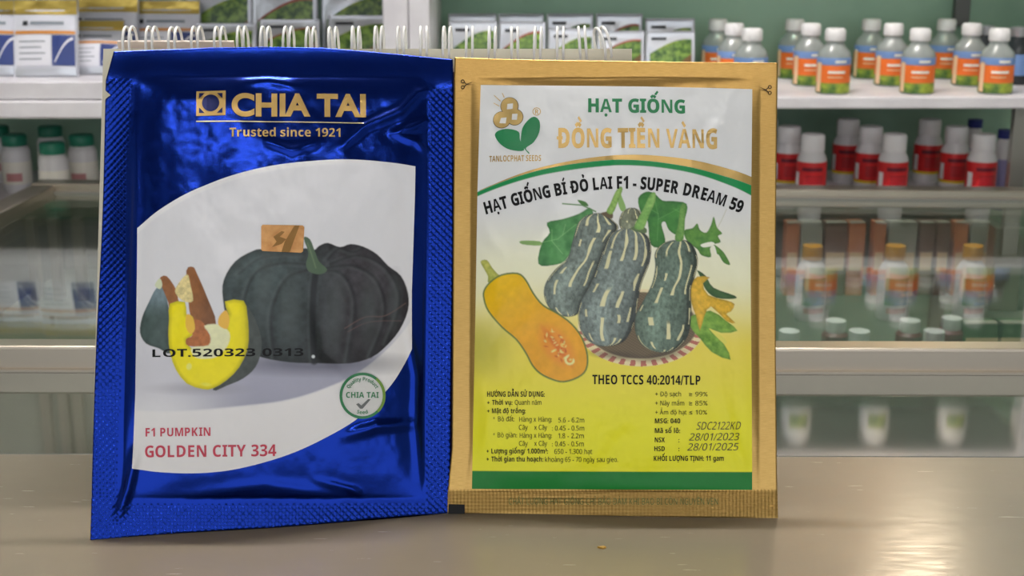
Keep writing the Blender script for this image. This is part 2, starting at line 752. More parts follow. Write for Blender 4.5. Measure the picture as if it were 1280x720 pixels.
# ------------------------------------------------------------------ near counter
t = thing('shop_counter', 'shop counter with a scratched glossy brown-grey top and metal back rail', 'counter', (0.1, 0.45, 0), R(-0.5))
cy = -0.455
box('counter_top', (-1.35, 1.35, 0.17 + cy, 0.584 + cy, TZ - 0.02, TZ), m_top, t, 0.0006)
m_pane = mat('dark_glass_strip', L(74, 78, 70), 0.05, 0.0, IOR=2.3)
noise_col(m_pane, L(66, 70, 62), L(84, 86, 76), 7.0)
box('rear_glass_strip', (-1.35, 1.35, 0.584 + cy, 0.7035 + cy, TZ - 0.02, TZ), m_pane, t, 0.0006)
box('base', (-1.30, 1.30, 0.22 + cy, 0.68 + cy, 0.0, TZ - 0.02), m_dark, t, 0.004)
rl = box('back_rail', (-1.35, 1.35, 0.7035 + cy, 0.7185 + cy, TZ - 0.03, TZ + 0.0138), m_alu, t, 0.0015)
box('rail_lip', (-1.35, 1.35, 0.7000 + cy, 0.7035 + cy, TZ + 0.0001, TZ + 0.0016), m_alu, rl)

# ------------------------------------------------------------------ far glass-topped counter (slightly turned)
t = thing('glass_display_counter', 'low glass-topped display counter framed in aluminium below the wall shelves', 'display counter', (0, 1.818, 0), R(-2.4))
zt = Z(-0.119)
XL, XR, YN = -0.625, 1.25, -1.0
tf = box('top_rail', (XL - 0.03, XR, -0.022, 0.012, zt - 0.034, zt + 0.012), m_alu, t, 0.002)
box('rail_lip', (XL - 0.03, XR, -0.030, -0.022, zt - 0.004, zt + 0.002), m_alu_d, tf)
box('top_rail', (XL - 0.03, XL + 0.004, YN, -0.022, zt - 0.034, zt + 0.010), m_alu, t, 0.002)
box('top_rail', (XL + 0.004, XR, YN - 0.03, YN, zt - 0.034, zt + 0.010), m_alu, t, 0.002)
box('glass_top', (XL + 0.004, XR, YN, -0.022, zt - 0.005, zt), m_glass, t)
m_in = mat('case_floor_paint', L(96, 100, 88), 0.5)
noise_col(m_in, L(84, 90, 78), L(108, 110, 98), 5.0)
box('inner_shelf', (XL, XR, YN, 0.0, Z(-0.250), Z(-0.232)), m_in, t)
box('plinth', (XL, XR, YN, 0.012, 0.0, Z(-0.252)), m_dark, t)
box('back_panel', (XL, XR, 0.0, 0.012, Z(-0.232), zt - 0.034), m_alu_d, t)
box('side_panel', (XL - 0.02, XL, YN, 0.012, 0.0, zt - 0.034), m_alu_d, t)
for px in (52, 80, 110):
    xx = xat(px, 1.70, Z(-0.16))
    box('frame_post', (xx - 0.006, xx + 0.006, -0.165, -0.150, Z(-0.232), zt - 0.0055), m_alu, t, 0.001)
xx = xat(1256, 1.66, Z(-0.16))
box('frame_post', (xx - 0.018, xx + 0.018, -0.165, -0.135, Z(-0.232), zt - 0.0055), m_alu, t, 0.002)

# ------------------------------------------------------------------ wall shelf units
SY = 1.885           # front face of the shelves


def unit(label, x0, x1, ztop, zbot, upx0, upx1, boards):
    t = thing('wall_shelf_unit', label, 'shelf', ((x0 + x1) / 2, 2.04, 0))
    ox = (x0 + x1) / 2
    for b in boards:
        box('shelf_board', (x0 - ox, x1 - ox, SY - 2.04, YB - 2.04 - 0.002, b[0], b[1]), b[2], t, 0.002)
    for a, b in ((x0, upx0), (upx1, x1)):
        yb = SY - 2.045 + 0.035 if b > 0.7 else YB - 2.042       # open end: a slim front post only
        box('upright', (a - ox, b - ox, SY - 2.045, yb, 0.0, ztop), m_white, t, 0.002)
    return t, ox


tl, oxl = unit('white wall shelf unit holding packets and green-capped jars', -1.20, -0.1415, Z(0.92), 0.0, -1.165, -0.1755,
               [(Z(-0.001), Z(0.0237), m_white), (Z(-0.180), Z(-0.155), m_white), (Z(0.30), Z(0.325), m_white), (Z(0.895), Z(0.92), m_white)])
box('shelf_edge', (-1.165 - oxl, -0.1755 - oxl, SY - 2.04 - 0.004, SY - 2.04 + 0.012, Z(-0.027), Z(-0.002)), m_white, tl, 0.003)
tr_, oxr = unit('white wall shelf unit holding rows of bottles and leafy packets', -0.1405, 0.775, Z(0.92), 0.0, -0.112, 0.748,
                [(Z(-0.0135), Z(0.003), m_white), (Z(-0.180), Z(-0.155), m_white), (Z(0.520), Z(0.540), m_white), (Z(0.895), Z(0.92), m_white)])
box('glass_shelf', (-0.112 - oxr, 0.748 - oxr, SY - 2.04, YB - 2.042, Z(0.446), Z(0.4535)), m_glass_s, tr_)
# aluminium front post of the lower right compartment
box('front_post', (0.700 - oxr, 0.722 - oxr, SY - 2.04 + 0.005, SY - 2.04 + 0.02, Z(-0.155), Z(-0.0135)), m_alu_d, tr_, 0.001)
# sliding-door frames of the upper left cupboard
for px in (68, 90, 107):
    xx = (px - 640) / F * 2.04
    box('door_frame', (xx - 0.007 - oxl, xx + 0.007 - oxl, SY - 2.04 + 0.0, SY - 2.04 + 0.012, Z(0.325), Z(0.895)), m_alu, tl)

m_door = mat('added_door_grey', L(128, 130, 120), 0.4)
noise_col(m_door, L(116, 118, 108), L(138, 140, 130), 4.0)
for a_, b_, y_ in ((-1.165, -0.66, 0.014), (-0.68, -0.1755, 0.024)):  # unseen doors added so the counter top mirrors grey instead of green wall
    box('added_door_panel', (a_ - oxl, b_ - oxl, SY - 2.04 + y_, SY - 2.04 + y_ + 0.008, Z(0.325), Z(0.895)), m_door, tl)

# wall fittings
m_cable = mat('black_cable', L(30, 34, 34), 0.5)
tag(tube('wall_cable', [tuple(at_depth(x, y, YB - 0.004)) for x, y in ((180, -40), (186, -8), (192, 14), (200, 34), (206, 56), (209, 80), (210, 118))], 0.0022, m_cable),
    'thin dark cable hanging down the green wall behind the foil packets', 'cable')
m_cond = mat('grey_conduit', L(96, 98, 98), 0.5)
xc = xat(1203, YB, Z(0.15))
t = thing('wall_conduit', 'grey metal strip fixed upright on the green wall above the bottles', 'conduit', (xc, YB - 0.008, Z(0.078)))
box('channel', (-0.012, 0.012, -0.008, 0.0079, 0, 0.75), m_cond, t, 0.002)
lathe('cap', [(0.0125, 0.74), (0.0125, 0.765), (0.009, 0.772)], m_cond, t, 12)

# ------------------------------------------------------------------ lamps: ceiling tubes added out of view for light, bulb inferred from its mirrored glow
m_tube = mat('lit_tube', (1, 1, 1, 1), 0.4, Emission_Color=(1.0, 0.97, 0.95, 1), Emission_Strength=300.0)
m_tube_f = mat('lit_tube_front', (1, 1, 1, 1), 0.4, Emission_Color=(1.0, 0.95, 0.90, 1), Emission_Strength=45.0)


def tube_lamp(x, y, rz, label, mt):
    t = thing('added_tube_lamp', label, 'lamp', (x, y, ZC - 0.07), rz)
    box('housing', (-0.63, 0.63, -0.03, 0.03, 0.025, 0.07), m_white, t, 0.004)
    tube('lamp_tube', [(-0.6, 0, 0), (0.6, 0, 0)], 0.013, mt, t, 12)
    for s in (-1, 1):
        box('end_holder', (s * 0.615 - 0.012, s * 0.615 + 0.012, -0.014, 0.014, -0.016, 0.026), m_white, t)


tube_lamp(-0.15, 1.22, 0, 'added fluorescent tube lamp on the unseen ceiling, lighting the shelves and display counter', m_tube)
tube_lamp(0.2, -1.3, 0, 'added fluorescent tube lamp on the unseen ceiling near the open shop front', m_tube_f)
m_bulb = mat('lit_bulb', (1, 1, 1, 1), 0.4, Emission_Color=(1.0, 0.80, 0.56, 1), Emission_Strength=34.0)
t = thing('pendant_bulb', 'warm bulb hanging on a black cord in front of the right-hand shelf unit', 'lamp', (0.57, 1.74, Z(0.62)))
lathe('bulb', [(0.001, 0.0), (0.018, 0.004), (0.033, 0.018), (0.038, 0.041), (0.034, 0.061), (0.02, 0.084), (0.013, 0.096)], m_bulb, t, 20)
lathe('holder', [(0.015, 0.092), (0.019, 0.096), (0.019, 0.135), (0.008, 0.15)], m_white, t, 20)
tube('cord', [(0, 0, 0.145), (0.002, 0, 0.6), (0, 0, ZC - Z(0.62))], 0.003, m_cable, t, 8)

# ================================================================== BOTTLES AND JARS
m_capw = mat('white_cap', L(236, 234, 236), 0.35)
m_clear = mat('cloudy_plastic', L(150, 156, 154), 0.12, 0.0, Alpha=1.0)
m_lab_o = mat('orange_label', L(232, 112, 40), 0.45)
m_lab_b = mat('blue_label', L(116, 150, 206), 0.45)
m_lab_g = mat('green_label', L(88, 130, 46), 0.45)
noise_col(m_lab_g, L(60, 100, 40), L(150, 168, 60), 60.0, 4.0, 0.4, 0.62)
m_lab_p = mat('pale_label', L(236, 200, 160), 0.5)
m_lab_w = mat('white_print', L(240, 236, 226), 0.5)
m_red = mat('red_label', L(216, 40, 44), 0.38)
m_redd = mat('dark_red_print', L(112, 26, 46), 0.4)
m_yel = mat('yellow_band', L(226, 196, 40), 0.4)
m_pwhite = mat('white_plastic', L(226, 224, 226), 0.38)
m_gcap = mat('green_cap', L(22, 118, 92), 0.4)
m_bluecap = mat('blue_cap', L(38, 50, 128), 0.4)
m_lil = mat('lilac_print', L(150, 150, 196), 0.4)
m_pink = mat('pinkish_label', L(200, 140, 140), 0.5)
m_ycap = mat('amber_cap', L(238, 166, 36), 0.35)
m_sky = mat('picture_label', L(120, 150, 170), 0.5)
noise_col(m_sky, L(86, 120, 80), L(110, 140, 186), 24.0, 2.0, 0.42, 0.58)
m_pale = mat('pale_bottle', L(214, 204, 210), 0.4)
m_silver = mat('silver_cap', L(190, 190, 196), 0.3, 0.7)
m_darkb = mat('dark_bottle', L(42, 48, 52), 0.2)


def arc_strip(name, r, z0, z1, a0, a1, m, parent, n=10):
    """piece of a label wrapped round a bottle"""
    vs, fs = [], []
    for k in range(n + 1):
        a = a0 + (a1 - a0) * k / n
        for z in (z0, z1):
            vs.append((r * math.cos(a), r * math.sin(a), z))
    for k in range(n):
        fs.append((2 * k, 2 * k + 2, 2 * k + 3, 2 * k + 1))
    return link(name, mesh(name, vs, fs, True), m, parent)


FR = -math.pi / 2     # the side that faces the shop

LAB_O = 'clear bottle with white cap and orange, blue and green label on the upper shelf'
LAB_R = 'red bottle with white cap and shoulder on the lower wall shelf'


def orange_bottle():
    t = thing('pesticide_bottle', LAB_O, 'bottle', group='orange-labelled bottles on the upper shelf')
    r = 0.0232
    lathe('body', [(r * 0.9, 0), (r, 0.003), (r, 0.052), (r * 0.93, 0.058), (r * 0.62, 0.066), (0.0125, 0.070), (0.0125, 0.076)], m_clear, t)
    cp = lathe('cap', [(0.0138, 0.073), (0.0145, 0.0745), (0.0145, 0.087), (0.0125, 0.0902), (0.001, 0.0905)], m_capw, t)
    lb = lathe('label', [(r + 0.0003, 0.016), (r + 0.0004, 0.0165), (r + 0.0004, 0.040), (r + 0.0003, 0.0405)], m_lab_o, t)
    lathe('label_top_band', [(r + 0.0003, 0.041), (r + 0.0004, 0.0415), (r + 0.0004, 0.0505), (r + 0.0003, 0.051)], m_lab_b, t)
    lathe('label_bottom_band', [(r + 0.0003, 0.002), (r + 0.0004, 0.0025), (r + 0.0004, 0.0155), (r + 0.0003, 0.016)], m_lab_g, t)
    arc_strip('label_seam', r + 0.0007, 0.003, 0.044, FR - 1.35, FR - 0.95, m_lab_p, t, 4)
    arc_strip('label_print', r + 0.0008, 0.0295, 0.033, FR - 0.5, FR + 0.55, m_lab_w, lb)
    arc_strip('label_print', r + 0.0008, 0.0235, 0.025, FR - 0.5, FR + 0.4, m_lab_p, lb)
    arc_strip('label_print', r + 0.0008, 0.0440, 0.0475, FR - 0.1, FR + 0.6, m_lab_w, t)
    return t


def red_bottle():
    t = thing('red_bottle', LAB_R, 'bottle', group='red bottles on the lower shelf')
    r = 0.0212
    lathe('body', [(r * 0.92, 0), (r, 0.004), (r, 0.060), (r * 0.96, 0.064), (r * 0.80, 0.071), (0.0162, 0.075)], m_pwhite, t)
    lathe('cap', [(0.0165, 0.0735), (0.0172, 0.075), (0.0172, 0.094), (0.0158, 0.0975), (0.012, 0.098), (0.001, 0.0972)], m_capw, t)
    lb = lathe('label', [(r + 0.0003, 0.0185), (r + 0.0004, 0.019), (r + 0.0004, 0.0585), (r + 0.0003, 0.059)], m_red, t)
    lathe('label_band', [(r + 0.0003, 0.0145), (r + 0.0004, 0.015), (r + 0.0004, 0.0183), (r + 0.0003, 0.0185)], m_yel, t)
    arc_strip('label_print', r + 0.0008, 0.0465, 0.0515, FR - 0.75, FR + 0.65, m_redd, lb)
    for z in (0.026, 0.030, 0.034, 0.038):
        arc_strip('label_print', r + 0.0007, z, z + 0.0012, FR - 0.5, FR + 0.7, m_redd, lb)
    arc_strip('label_panel', r + 0.0008, 0.020, 0.044, FR - 1.4, FR - 1.0, m_pwhite, lb, 4)
    return t


def put(proto, used, x, Y, z, rz=0.0, label=None, group=None):
    o = proto if not used[0] else copy_tree(proto)
    used[0] = True
    o.location = (xat(x, Y, z), Y, z)
    o.rotation_euler = (0, 0, rz)
    if label:
        o['label'] = label
    if group:
        o['group'] = group
    return o


ob, ou = orange_bottle(), [False]
zs = Z(0.003)
ORD = ('first', 'second', 'third', 'fourth', 'fifth')
ci = 0
for col in ((895, 915, 937), (990, 1010, 1040), (1085, 1112, 1145), (1178, 1209, 1243)):
    ci += 1
    for x, Y, row in zip(col, (2.125, 2.028, 1.930), ('rear', 'middle', 'front')):
        put(ob, ou, x, Y, zs, random.uniform(-0.15, 0.15),
            'orange-labelled clear bottle, %s one of the %s file from the shelf end' % (row, ORD[4 - ci]))
rb, ru = red_bottle(), [False]
zl = Z(-0.155)
for k, (x, Y) in enumerate(((955, 2.10), (983, 2.022), (1012, 1.945), (1056, 2.10), (1084, 2.022), (1113, 1.945), (1157, 2.10), (1190, 2.022), (1223, 1.945))):
    put(rb, ru, x, Y, zl, random.uniform(-0.12, 0.12),
        'red white-capped bottle, %s one of the %s file from the blue-capped bottles' % (('rear', 'middle', 'front')[k % 3], ORD[2 - k // 3]))

# small dark bottles with silver caps at the end of the upper shelf
def dark_bottle():
    t = thing('dark_bottle', 'small dark bottle with silver cap behind the end orange-labelled bottles', 'bottle', group='dark bottles at the end of the upper shelf')
    lathe('body', [(0.018, 0), (0.020, 0.003), (0.020, 0.056), (0.0125, 0.066), (0.0115, 0.073)], m_darkb, t)
    lathe('cap', [(0.0128, 0.070), (0.0132, 0.071), (0.0132, 0.083), (0.001, 0.0845)], m_silver, t)
    lathe('label', [(0.0203, 0.014), (0.0204, 0.0145), (0.0204, 0.044), (0.0203, 0.0445)], m_lab_b, t)
    return t


db, du = dark_bottle(), [False]
put(db, du, 1226, 2.08, zs, 0, 'small dark silver-capped bottle between two orange-labelled bottles at the shelf end')
put(db, du, 1268, 2.045, zs, 0, 'small dark silver-capped bottle next to the upright at the shelf end')


def blue_bottle():
    t = thing('blue_capped_bottle', 'slim pale bottle with dark blue cap beside the red bottles', 'bottle', group='blue-capped bottles on the lower shelf')
    lathe('body', [(0.0115, 0), (0.0125, 0.003), (0.0125, 0.074), (0.009, 0.082), (0.009, 0.086)], m_pwhite, t)
    lathe('cap', [(0.0108, 0.083), (0.0112, 0.084), (0.0112, 0.0955), (0.001, 0.097)], m_bluecap, t)
    lathe('label', [(0.0127, 0.012), (0.0128, 0.0125), (0.0128, 0.052), (0.0127, 0.0525)], m_lil, t)
    return t


bb, bu = blue_bottle(), [False]
put(bb, bu, 1250, 2.00, zl, 0, 'slim pale bottle with dark blue cap beside the metal front post')
put(bb, bu, 1213, 2.11, zl, 0, 'slim blue-capped bottle mostly hidden behind the red bottles')


def jar(label, group, green=True):
    t = thing('screw_cap_jar', label, 'jar', group=group)
    r = 0.0212
    lathe('body', [(r * 0.93, 0), (r, 0.003), (r, 0.060), (r * 0.9, 0.066), (0.016, 0.069), (0.016, 0.072)], m_pwhite, t)
    c_ = lathe('cap', [(0.0178, 0.0695), (0.0183, 0.071), (0.0183, 0.083), (0.0165, 0.0855), (0.001, 0.086)], m_gcap, t)
    lb = lathe('label', [(r + 0.0003, 0.013), (r + 0.0004, 0.0135), (r + 0.0004, 0.046), (r + 0.0003, 0.0465)], m_lab_w, t)
    arc_strip('label_print', r + 0.0008, 0.018, 0.030, FR - 0.6, FR + 0.5, m_pink, lb)
    return t


jr, ju = jar('white jar with green screw cap in the compartment under the packets', 'green-capped jars on the lower shelf'), [False]
for x, Y, lb_ in ((71, 1.945, 'white green-capped jar standing foremost in the compartment under the packets'),
                  (24, 2.02, None), (107, 2.02, None), (-20, 1.95, None), (68, 2.11, None), (2, 2.11, None)):
    put(jr, ju, x, Y, zl, random.uniform(-0.2, 0.2), lb_ or 'white green-capped jar set back in the compartment under the packets')

# white jars on the glass shelf higher up: they show as reflections in the counter top
def white_jar():
    t = thing('white_jar', 'white jar with green label on the high glass shelf, mirrored in the counter top', 'jar', group='white jars on the high glass shelf')
    lathe('body', [(0.021, 0), (0.022, 0.003), (0.022, 0.044), (0.019, 0.048)], m_pwhite, t)
    lathe('lid', [(0.0205, 0.047), (0.0215, 0.048), (0.0215, 0.056), (0.017, 0.061), (0.001, 0.062)], m_capw, t)
    arc_strip('label', 0.0225, 0.012, 0.034, FR - 0.65, FR + 0.65, m_lab_g, t)
    return t


wj, wu = white_jar(), [False]
jn = 0
for x in (700, 797, 895, 993, 1090, 1187, 1280):
    o = put(wj, wu, x, 1.911, Z(0.4535))
    o.location.x = (x - 640) / F * 2.04
    o['label'] = 'white jar on the high glass shelf, %s from its end upright' % ('first second third fourth fifth sixth seventh'.split()[6 - jn])
    jn += 1

# cartons added out of view above the jars to warm the counter top's reflection
m_card = mat('carton_board', L(186, 150, 110), 0.7)
noise_col(m_card, L(172, 136, 98), L(194, 160, 120), 9.0)
m_tape = mat('packing_tape', L(206, 184, 140), 0.3)


def carton(x, w_, h, label, rz=0.0):
    t = thing('added_carton', label, 'carton', (x, 2.03, Z(0.54)), rz)
    box('body', (-w_ / 2, w_ / 2, -0.12, 0.12, 0, h), m_card, t, 0.003)
    box('tape', (-0.025, 0.025, -0.1206, 0.1206, h - 0.06, h + 0.0006), m_tape, t)


carton(0.10, 0.36, 0.27, 'tall added cardboard carton, out of view, nearest the upright above the white jars')
carton(0.45, 0.28, 0.22, 'lower added cardboard carton, out of view, beside the tall one above the white jars', 0.04)


# ------------------------------------------------------------------ things inside the glass display counter
zi = Z(-0.232)


def amber_bottle():
    t = thing('amber_capped_bottle', 'pale bottle with amber cap and picture label inside the glass display counter', 'bottle', group='amber-capped bottles in the display counter')
    r = 0.0185
    lathe('body', [(r * 0.93, 0), (r, 0.003), (r, 0.060), (r * 0.8, 0.068), (0.010, 0.073), (0.010, 0.077)], m_pale, t)
    lathe('cap', [(0.0115, 0.0745), (0.012, 0.076), (0.012, 0.091), (0.001, 0.092)], m_ycap, t)
    arc_strip('label', r + 0.0005, 0.020, 0.054, FR - 0.75, FR + 0.95, m_sky, t)
    arc_strip('label_print', r + 0.0005, 0.010, 0.0165, FR - 0.6, FR + 0.8, m_pink, t)
    return t


ab, au = amber_bottle(), [False]
for k, x in enumerate((1011, 1113, 1209)):
    put(ab, au, x, 1.60, zi, 0, 'pale amber-capped bottle inside the glass counter, %s from its metal post' % ORD[2 - k])
m_orn = mat('orange_carton', L(206, 116, 66), 0.5)
noise_col(m_orn, L(190, 100, 58), L(214, 130, 78), 30.0)
m_brn = mat('brown_carton', L(120, 86, 70), 0.5)
m_gry = mat('grey_carton', L(160, 156, 144), 0.5)
m_grn = mat('green_carton', L(70, 100, 62), 0.5)


def small_carton(x, Y, wpx, h, m, label, group):
    wd = wpx * 1.8 / F
    t = thing('small_carton', label, 'carton', (xat(x, Y, zi), Y, zi), 0, group)
    b = box('body', (-wd / 2, wd / 2, -0.012, 0.012, 0, h), m, t, 0.0008)
    box('flap', (-wd / 2 + 0.001, wd / 2 - 0.001, -0.0126, 0.0, h, h + 0.001), m_gry, t)
    box('print_band', (-wd / 2 + 0.002, wd / 2 - 0.002, -0.0125, -0.0119, h * 0.35, h * 0.6), m_lab_p, t)


for x, wpx, m, n in ((985, 16, m_orn, 'narrow orange'), (1008, 26, m_gry, 'grey'), (1038, 26, m_brn, 'brown'), (1064, 20, m_orn, 'narrow orange'), (1092, 14, m_orn, 'narrow orange'),
                     (1120, 34, m_gry, 'grey'), (1150, 18, m_brn, 'brown'), (1170, 16, m_brn, 'brown'), (1192, 16, m_orn, 'narrow orange'), (1216, 26, m_gry, 'grey')):
    small_carton(x, 1.715, wpx, 0.096, m, n + ' carton standing at the back of the glass display counter', n + ' cartons in the display counter')
small_carton(1243, 1.70, 20, 0.088, m_redd, 'dark red carton at the back of the glass display counter', 'dark red cartons')
for x in (1222, 1262):
    small_carton(x, 1.45, 40, 0.040, m_grn, 'low green carton near the post inside the glass display counter', 'green cartons in the display counter')


def capped_bottle():
    t = thing('small_red_bottle', 'short dark red white-capped bottle inside the glass display counter', 'bottle', group='short red bottles in the display counter')
    lathe('body', [(0.013, 0), (0.0145, 0.002), (0.0145, 0.028), (0.009, 0.033)], m_redd, t, 20)
    lathe('cap', [(0.0105, 0.031), (0.011, 0.032), (0.011, 0.044), (0.001, 0.045)], m_capw, t, 20)
    lathe('label', [(0.0147, 0.006), (0.0148, 0.0065), (0.0148, 0.018), (0.0147, 0.0185)], m_lab_w, t, 20)
    return t


cb, cu_ = capped_bottle(), [False]
for x, Y in ((984, 1.40), (1042, 1.44), (1071, 1.40), (1134, 1.44), (1164, 1.40), (1186, 1.45)):
    put(cb, cu_, x, Y, zi)


# ================================================================== PACKETS ON THE SHELVES
m_foil = mat('silver_foil', L(200, 204, 212), 0.30, 0.55)
noise_bump(m_foil, 70.0, 0.35, 0.002)
m_foilw = mat('white_film', L(206, 208, 218), 0.32, 0.1)
noise_bump(m_foilw, 55.0, 0.3, 0.002)
m_goldb = mat('gold_band', L(232, 204, 110), 0.28, 0.85)
noise_bump(m_goldb, 60.0, 0.5, 0.002)
m_ostripe = mat('orange_stripe', L(206, 136, 60), 0.4)
m_navy = mat('navy_patch', L(40, 58, 120), 0.35)
m_txtgrey = mat('grey_print', L(128, 136, 146), 0.5)
m_pwh = mat('pale_patch', L(222, 222, 230), 0.4)
m_leafp = mat('leafy_print', L(70, 110, 50), 0.35)
noise_col(m_leafp, L(46, 82, 36), L(128, 160, 72), 120.0, 5.0, 0.38, 0.62)
m_redl = mat('red_swoosh', L(150, 70, 56), 0.4)
m_brp = mat('brown_print', L(110, 84, 52), 0.4)
m_black = mat('black_print', L(34, 38, 44), 0.45)


class Pillow:
    """small flat packet standing on its lower edge, leaning back; u 0..1 across, v 0..1 up"""
    def __init__(s, w_, h, lean, thick, seed):
        s.w, s.h, s.lean, s.th, s.seed = w_, h, lean, thick, seed

    def P(s, u, v, lift=0.0):
        u = np.asarray(u, float)
        v = np.asarray(v, float)
        d = s.th * (np.clip(np.sin(np.pi * u), 0, 1) ** 0.6) * (np.clip(np.sin(np.pi * np.clip(v / 0.85, 0, 1)), 0, 1) ** 0.6)
        d = d + 0.0022 * (fbm(u * 5 + s.seed * 3.1, v * 5 + s.seed) - 0.5) + lift
        x = (u - 0.5) * s.w
        y = v * s.h
        return np.stack([x, y * math.sin(s.lean) - d * math.cos(s.lean), y * math.cos(s.lean) + d * math.sin(s.lean) + 0 * x], -1)

    def patch(s, name, u0, u1, v0f, v1f, m, parent, lift, nu=14, nv=8):
        uu = np.linspace(u0, u1, nu)
        f0 = v0f if callable(v0f) else (lambda a: a * 0 + v0f)
        f1 = v1f if callable(v1f) else (lambda a: a * 0 + v1f)
        T = np.linspace(0, 1, nv)[:, None]
        tt = (uu - u0) / (u1 - u0)
        V = f0(tt)[None, :] * (1 - T) + f1(tt)[None, :] * T
        P = s.P(np.broadcast_to(uu, V.shape), V, lift)
        return link(name, np_mesh(name, P.reshape(-1, 3), grid_faces(nu, nv)), m, parent)

    def body(s, m, parent):
        nu, nv = 18, 18
        U, V = np.meshgrid(np.linspace(0, 1, nu), np.linspace(0, 1, nv))
        Pf = s.P(U, V, 0.0012).reshape(-1, 3)
        lo = min(0, Pf[:nu, 2].min())
        Pb = Pf.copy()
        b = s.P(U, V * 1.0, -0.0012)
        th = s.P(U, V, 0).reshape(-1, 3)
        base = np.stack([(U - 0.5) * s.w, V * s.h * math.sin(s.lean) + 0.0035, V * s.h * math.cos(s.lean)], -1).reshape(-1, 3)
        f = grid_faces(nu, nv)
        n = nu * nv
        Vv = np.concatenate([Pf, base])
        i = np.arange(n).reshape(nv, nu)
        loop = np.concatenate([i[0, :], i[1:, -1], i[-1, -2::-1], i[-2:0:-1, 0]])
        nxt = np.roll(loop, -1)
        side = np.stack([loop, loop + n, nxt + n, nxt], -1)
        Fq = np.concatenate([f, f[:, ::-1] + n, side])
        Vv[:, 2] = np.maximum(Vv[:, 2], 0.0)
        return link('body', np_mesh('body', Vv, Fq), m, parent)


def white_packet(x, Y, wpx, h, label, lean=0.24, seed=0, rz=0.0):
    z = Z(0.0237)
    wd = wpx * (Y * CP + 0.05) / F
    t = thing('foil_packet', label, 'packet', (xat(x, Y, z), Y, z), rz, 'white and gold packets on the shelf')
    p = Pillow(wd, h, lean, 0.008, seed)
    p.body(m_foilw, t)
    p.patch('gold_band', 0.01, 0.99, 0.80, 0.985, m_goldb, t, 0.0018)
    p.patch('orange_stripe', 0.03, 0.97, 0.545, 0.585, m_ostripe, t, 0.0019)
    p.patch('navy_patch', 0.62, 0.965, 0.14, 0.53, m_navy, t, 0.0018)
    p.patch('text_panel', 0.05, 0.60, lambda a: 0.14 + 0 * a, lambda a: 0.53 + 0 * a, m_pwh, t, 0.0018)
    for k in range(4):
        p.patch('text_line', 0.10, 0.52 - 0.06 * (k % 2), 0.44 - 0.075 * k, 0.455 - 0.075 * k, m_txtgrey, t, 0.0022, 8, 2)
    p.patch('arc_print', 0.66, 0.94, lambda a: 0.17 + 0.30 * np.sin(a * 1.5), lambda a: 0.20 + 0.31 * np.sin(a * 1.5), m_pwh, t, 0.0022)
    p.patch('logo_mark', 0.16, 0.24, 0.655, 0.715, m_black, t, 0.0022, 4, 3)
    p.patch('text_line', 0.28, 0.80, 0.665, 0.705, m_txtgrey, t, 0.0022, 8, 2)
    p.patch('foot_band', 0.02, 0.98, 0.015, 0.10, m_foil, t, 0.0018)
    return t


white_packet(58, 1.945, 80, 0.110, 'white and navy packet with gold top, standing clear between its neighbours', seed=1)
white_packet(-12, 1.955, 72, 0.109, 'white and navy packet with gold top beside the shelf end', seed=2)
white_packet(128, 2.03, 92, 0.108, 'white packet with gold top, partly behind the spiral calendar corner', seed=3)
white_packet(118, 1.975, 70, 0.082, 'short white packet with gold top in front of a taller one', seed=4, lean=0.42)
white_packet(205, 2.05, 92, 0.103, 'white packet with dull gold top behind the calendar wire loops', seed=5)


def leafy_packet(x, Y, z, wpx, h, label, group, lean=0.16, seed=0, big=False):
    wd = wpx * (Y * CP + 0.05) / F
    t = thing('leafy_packet', label, 'packet', (xat(x, Y, z), Y, z), 0, group)
    p = Pillow(wd, h, lean, 0.005, seed)
    p.body(m_foil, t)
    pp = p.patch('leaf_picture', 0.09, 0.93, lambda a: 0.16 + 0 * a, lambda a: 0.56 + 0.26 * np.sin(a * 1.75), m_leafp, t, 0.0018)
    p.patch('picture_edge', 0.09, 0.93, lambda a: 0.55 + 0.26 * np.sin(a * 1.75), lambda a: 0.575 + 0.27 * np.sin(a * 1.75), m_redl if seed % 2 else m_lab_g, t, 0.0020)
    p.patch('soil_picture', 0.55, 0.93, lambda a: 0.17 + 0 * a, lambda a: 0.30 + 0.28 * a, m_brp, pp, 0.0022)
    p.patch('text_line', 0.12, 0.42, 0.83, 0.88, m_black, t, 0.0021, 8, 2)
    p.patch('side_seam', 0.945, 0.985, 0.02, 0.98, m_foilw, t, 0.0018, 3, 10)
    return t


zr = Z(0.003)
for i, (x, wpx, h) in enumerate(((591, 60, 0.098), (651, 57, 0.098), (712, 58, 0.098), (773, 58, 0.098), (836, 62, 0.091))):
    leafy_packet(x, 2.12, zr, wpx, h, 'leafy silver packet of the back row, %s from the white upright' % ORD[i], 'back row of leafy packets', 0.10, i)
for i, (x, wpx, h) in enumerate(((592, 60, 0.094), (653, 58, 0.093), (714, 58, 0.083), (775, 60, 0.079), (837, 62, 0.079))):
    leafy_packet(x, 2.03, zr, wpx, h, 'leafy silver packet of the front row, %s from the white upright' % ORD[i], 'front row of leafy packets', 0.16, i + 6)
zl2 = Z(0.0237)
for i, x in enumerate((277, 358, 444)):
    leafy_packet(x, 2.09, zl2, 82, 0.122, 'tall leafy silver packet, %s from the white upright beside white-and-gold packets' % ORD[2 - i], 'tall leafy packets', 0.12, i + 12)
for i, x in enumerate((283, 362, 448)):
    leafy_packet(x, 2.01, zl2, 76, 0.072 + 0.006 * i, 'short leafy silver packet before the tall ones, %s from the white upright' % ORD[2 - i], 'short leafy packets', 0.30, i + 16)


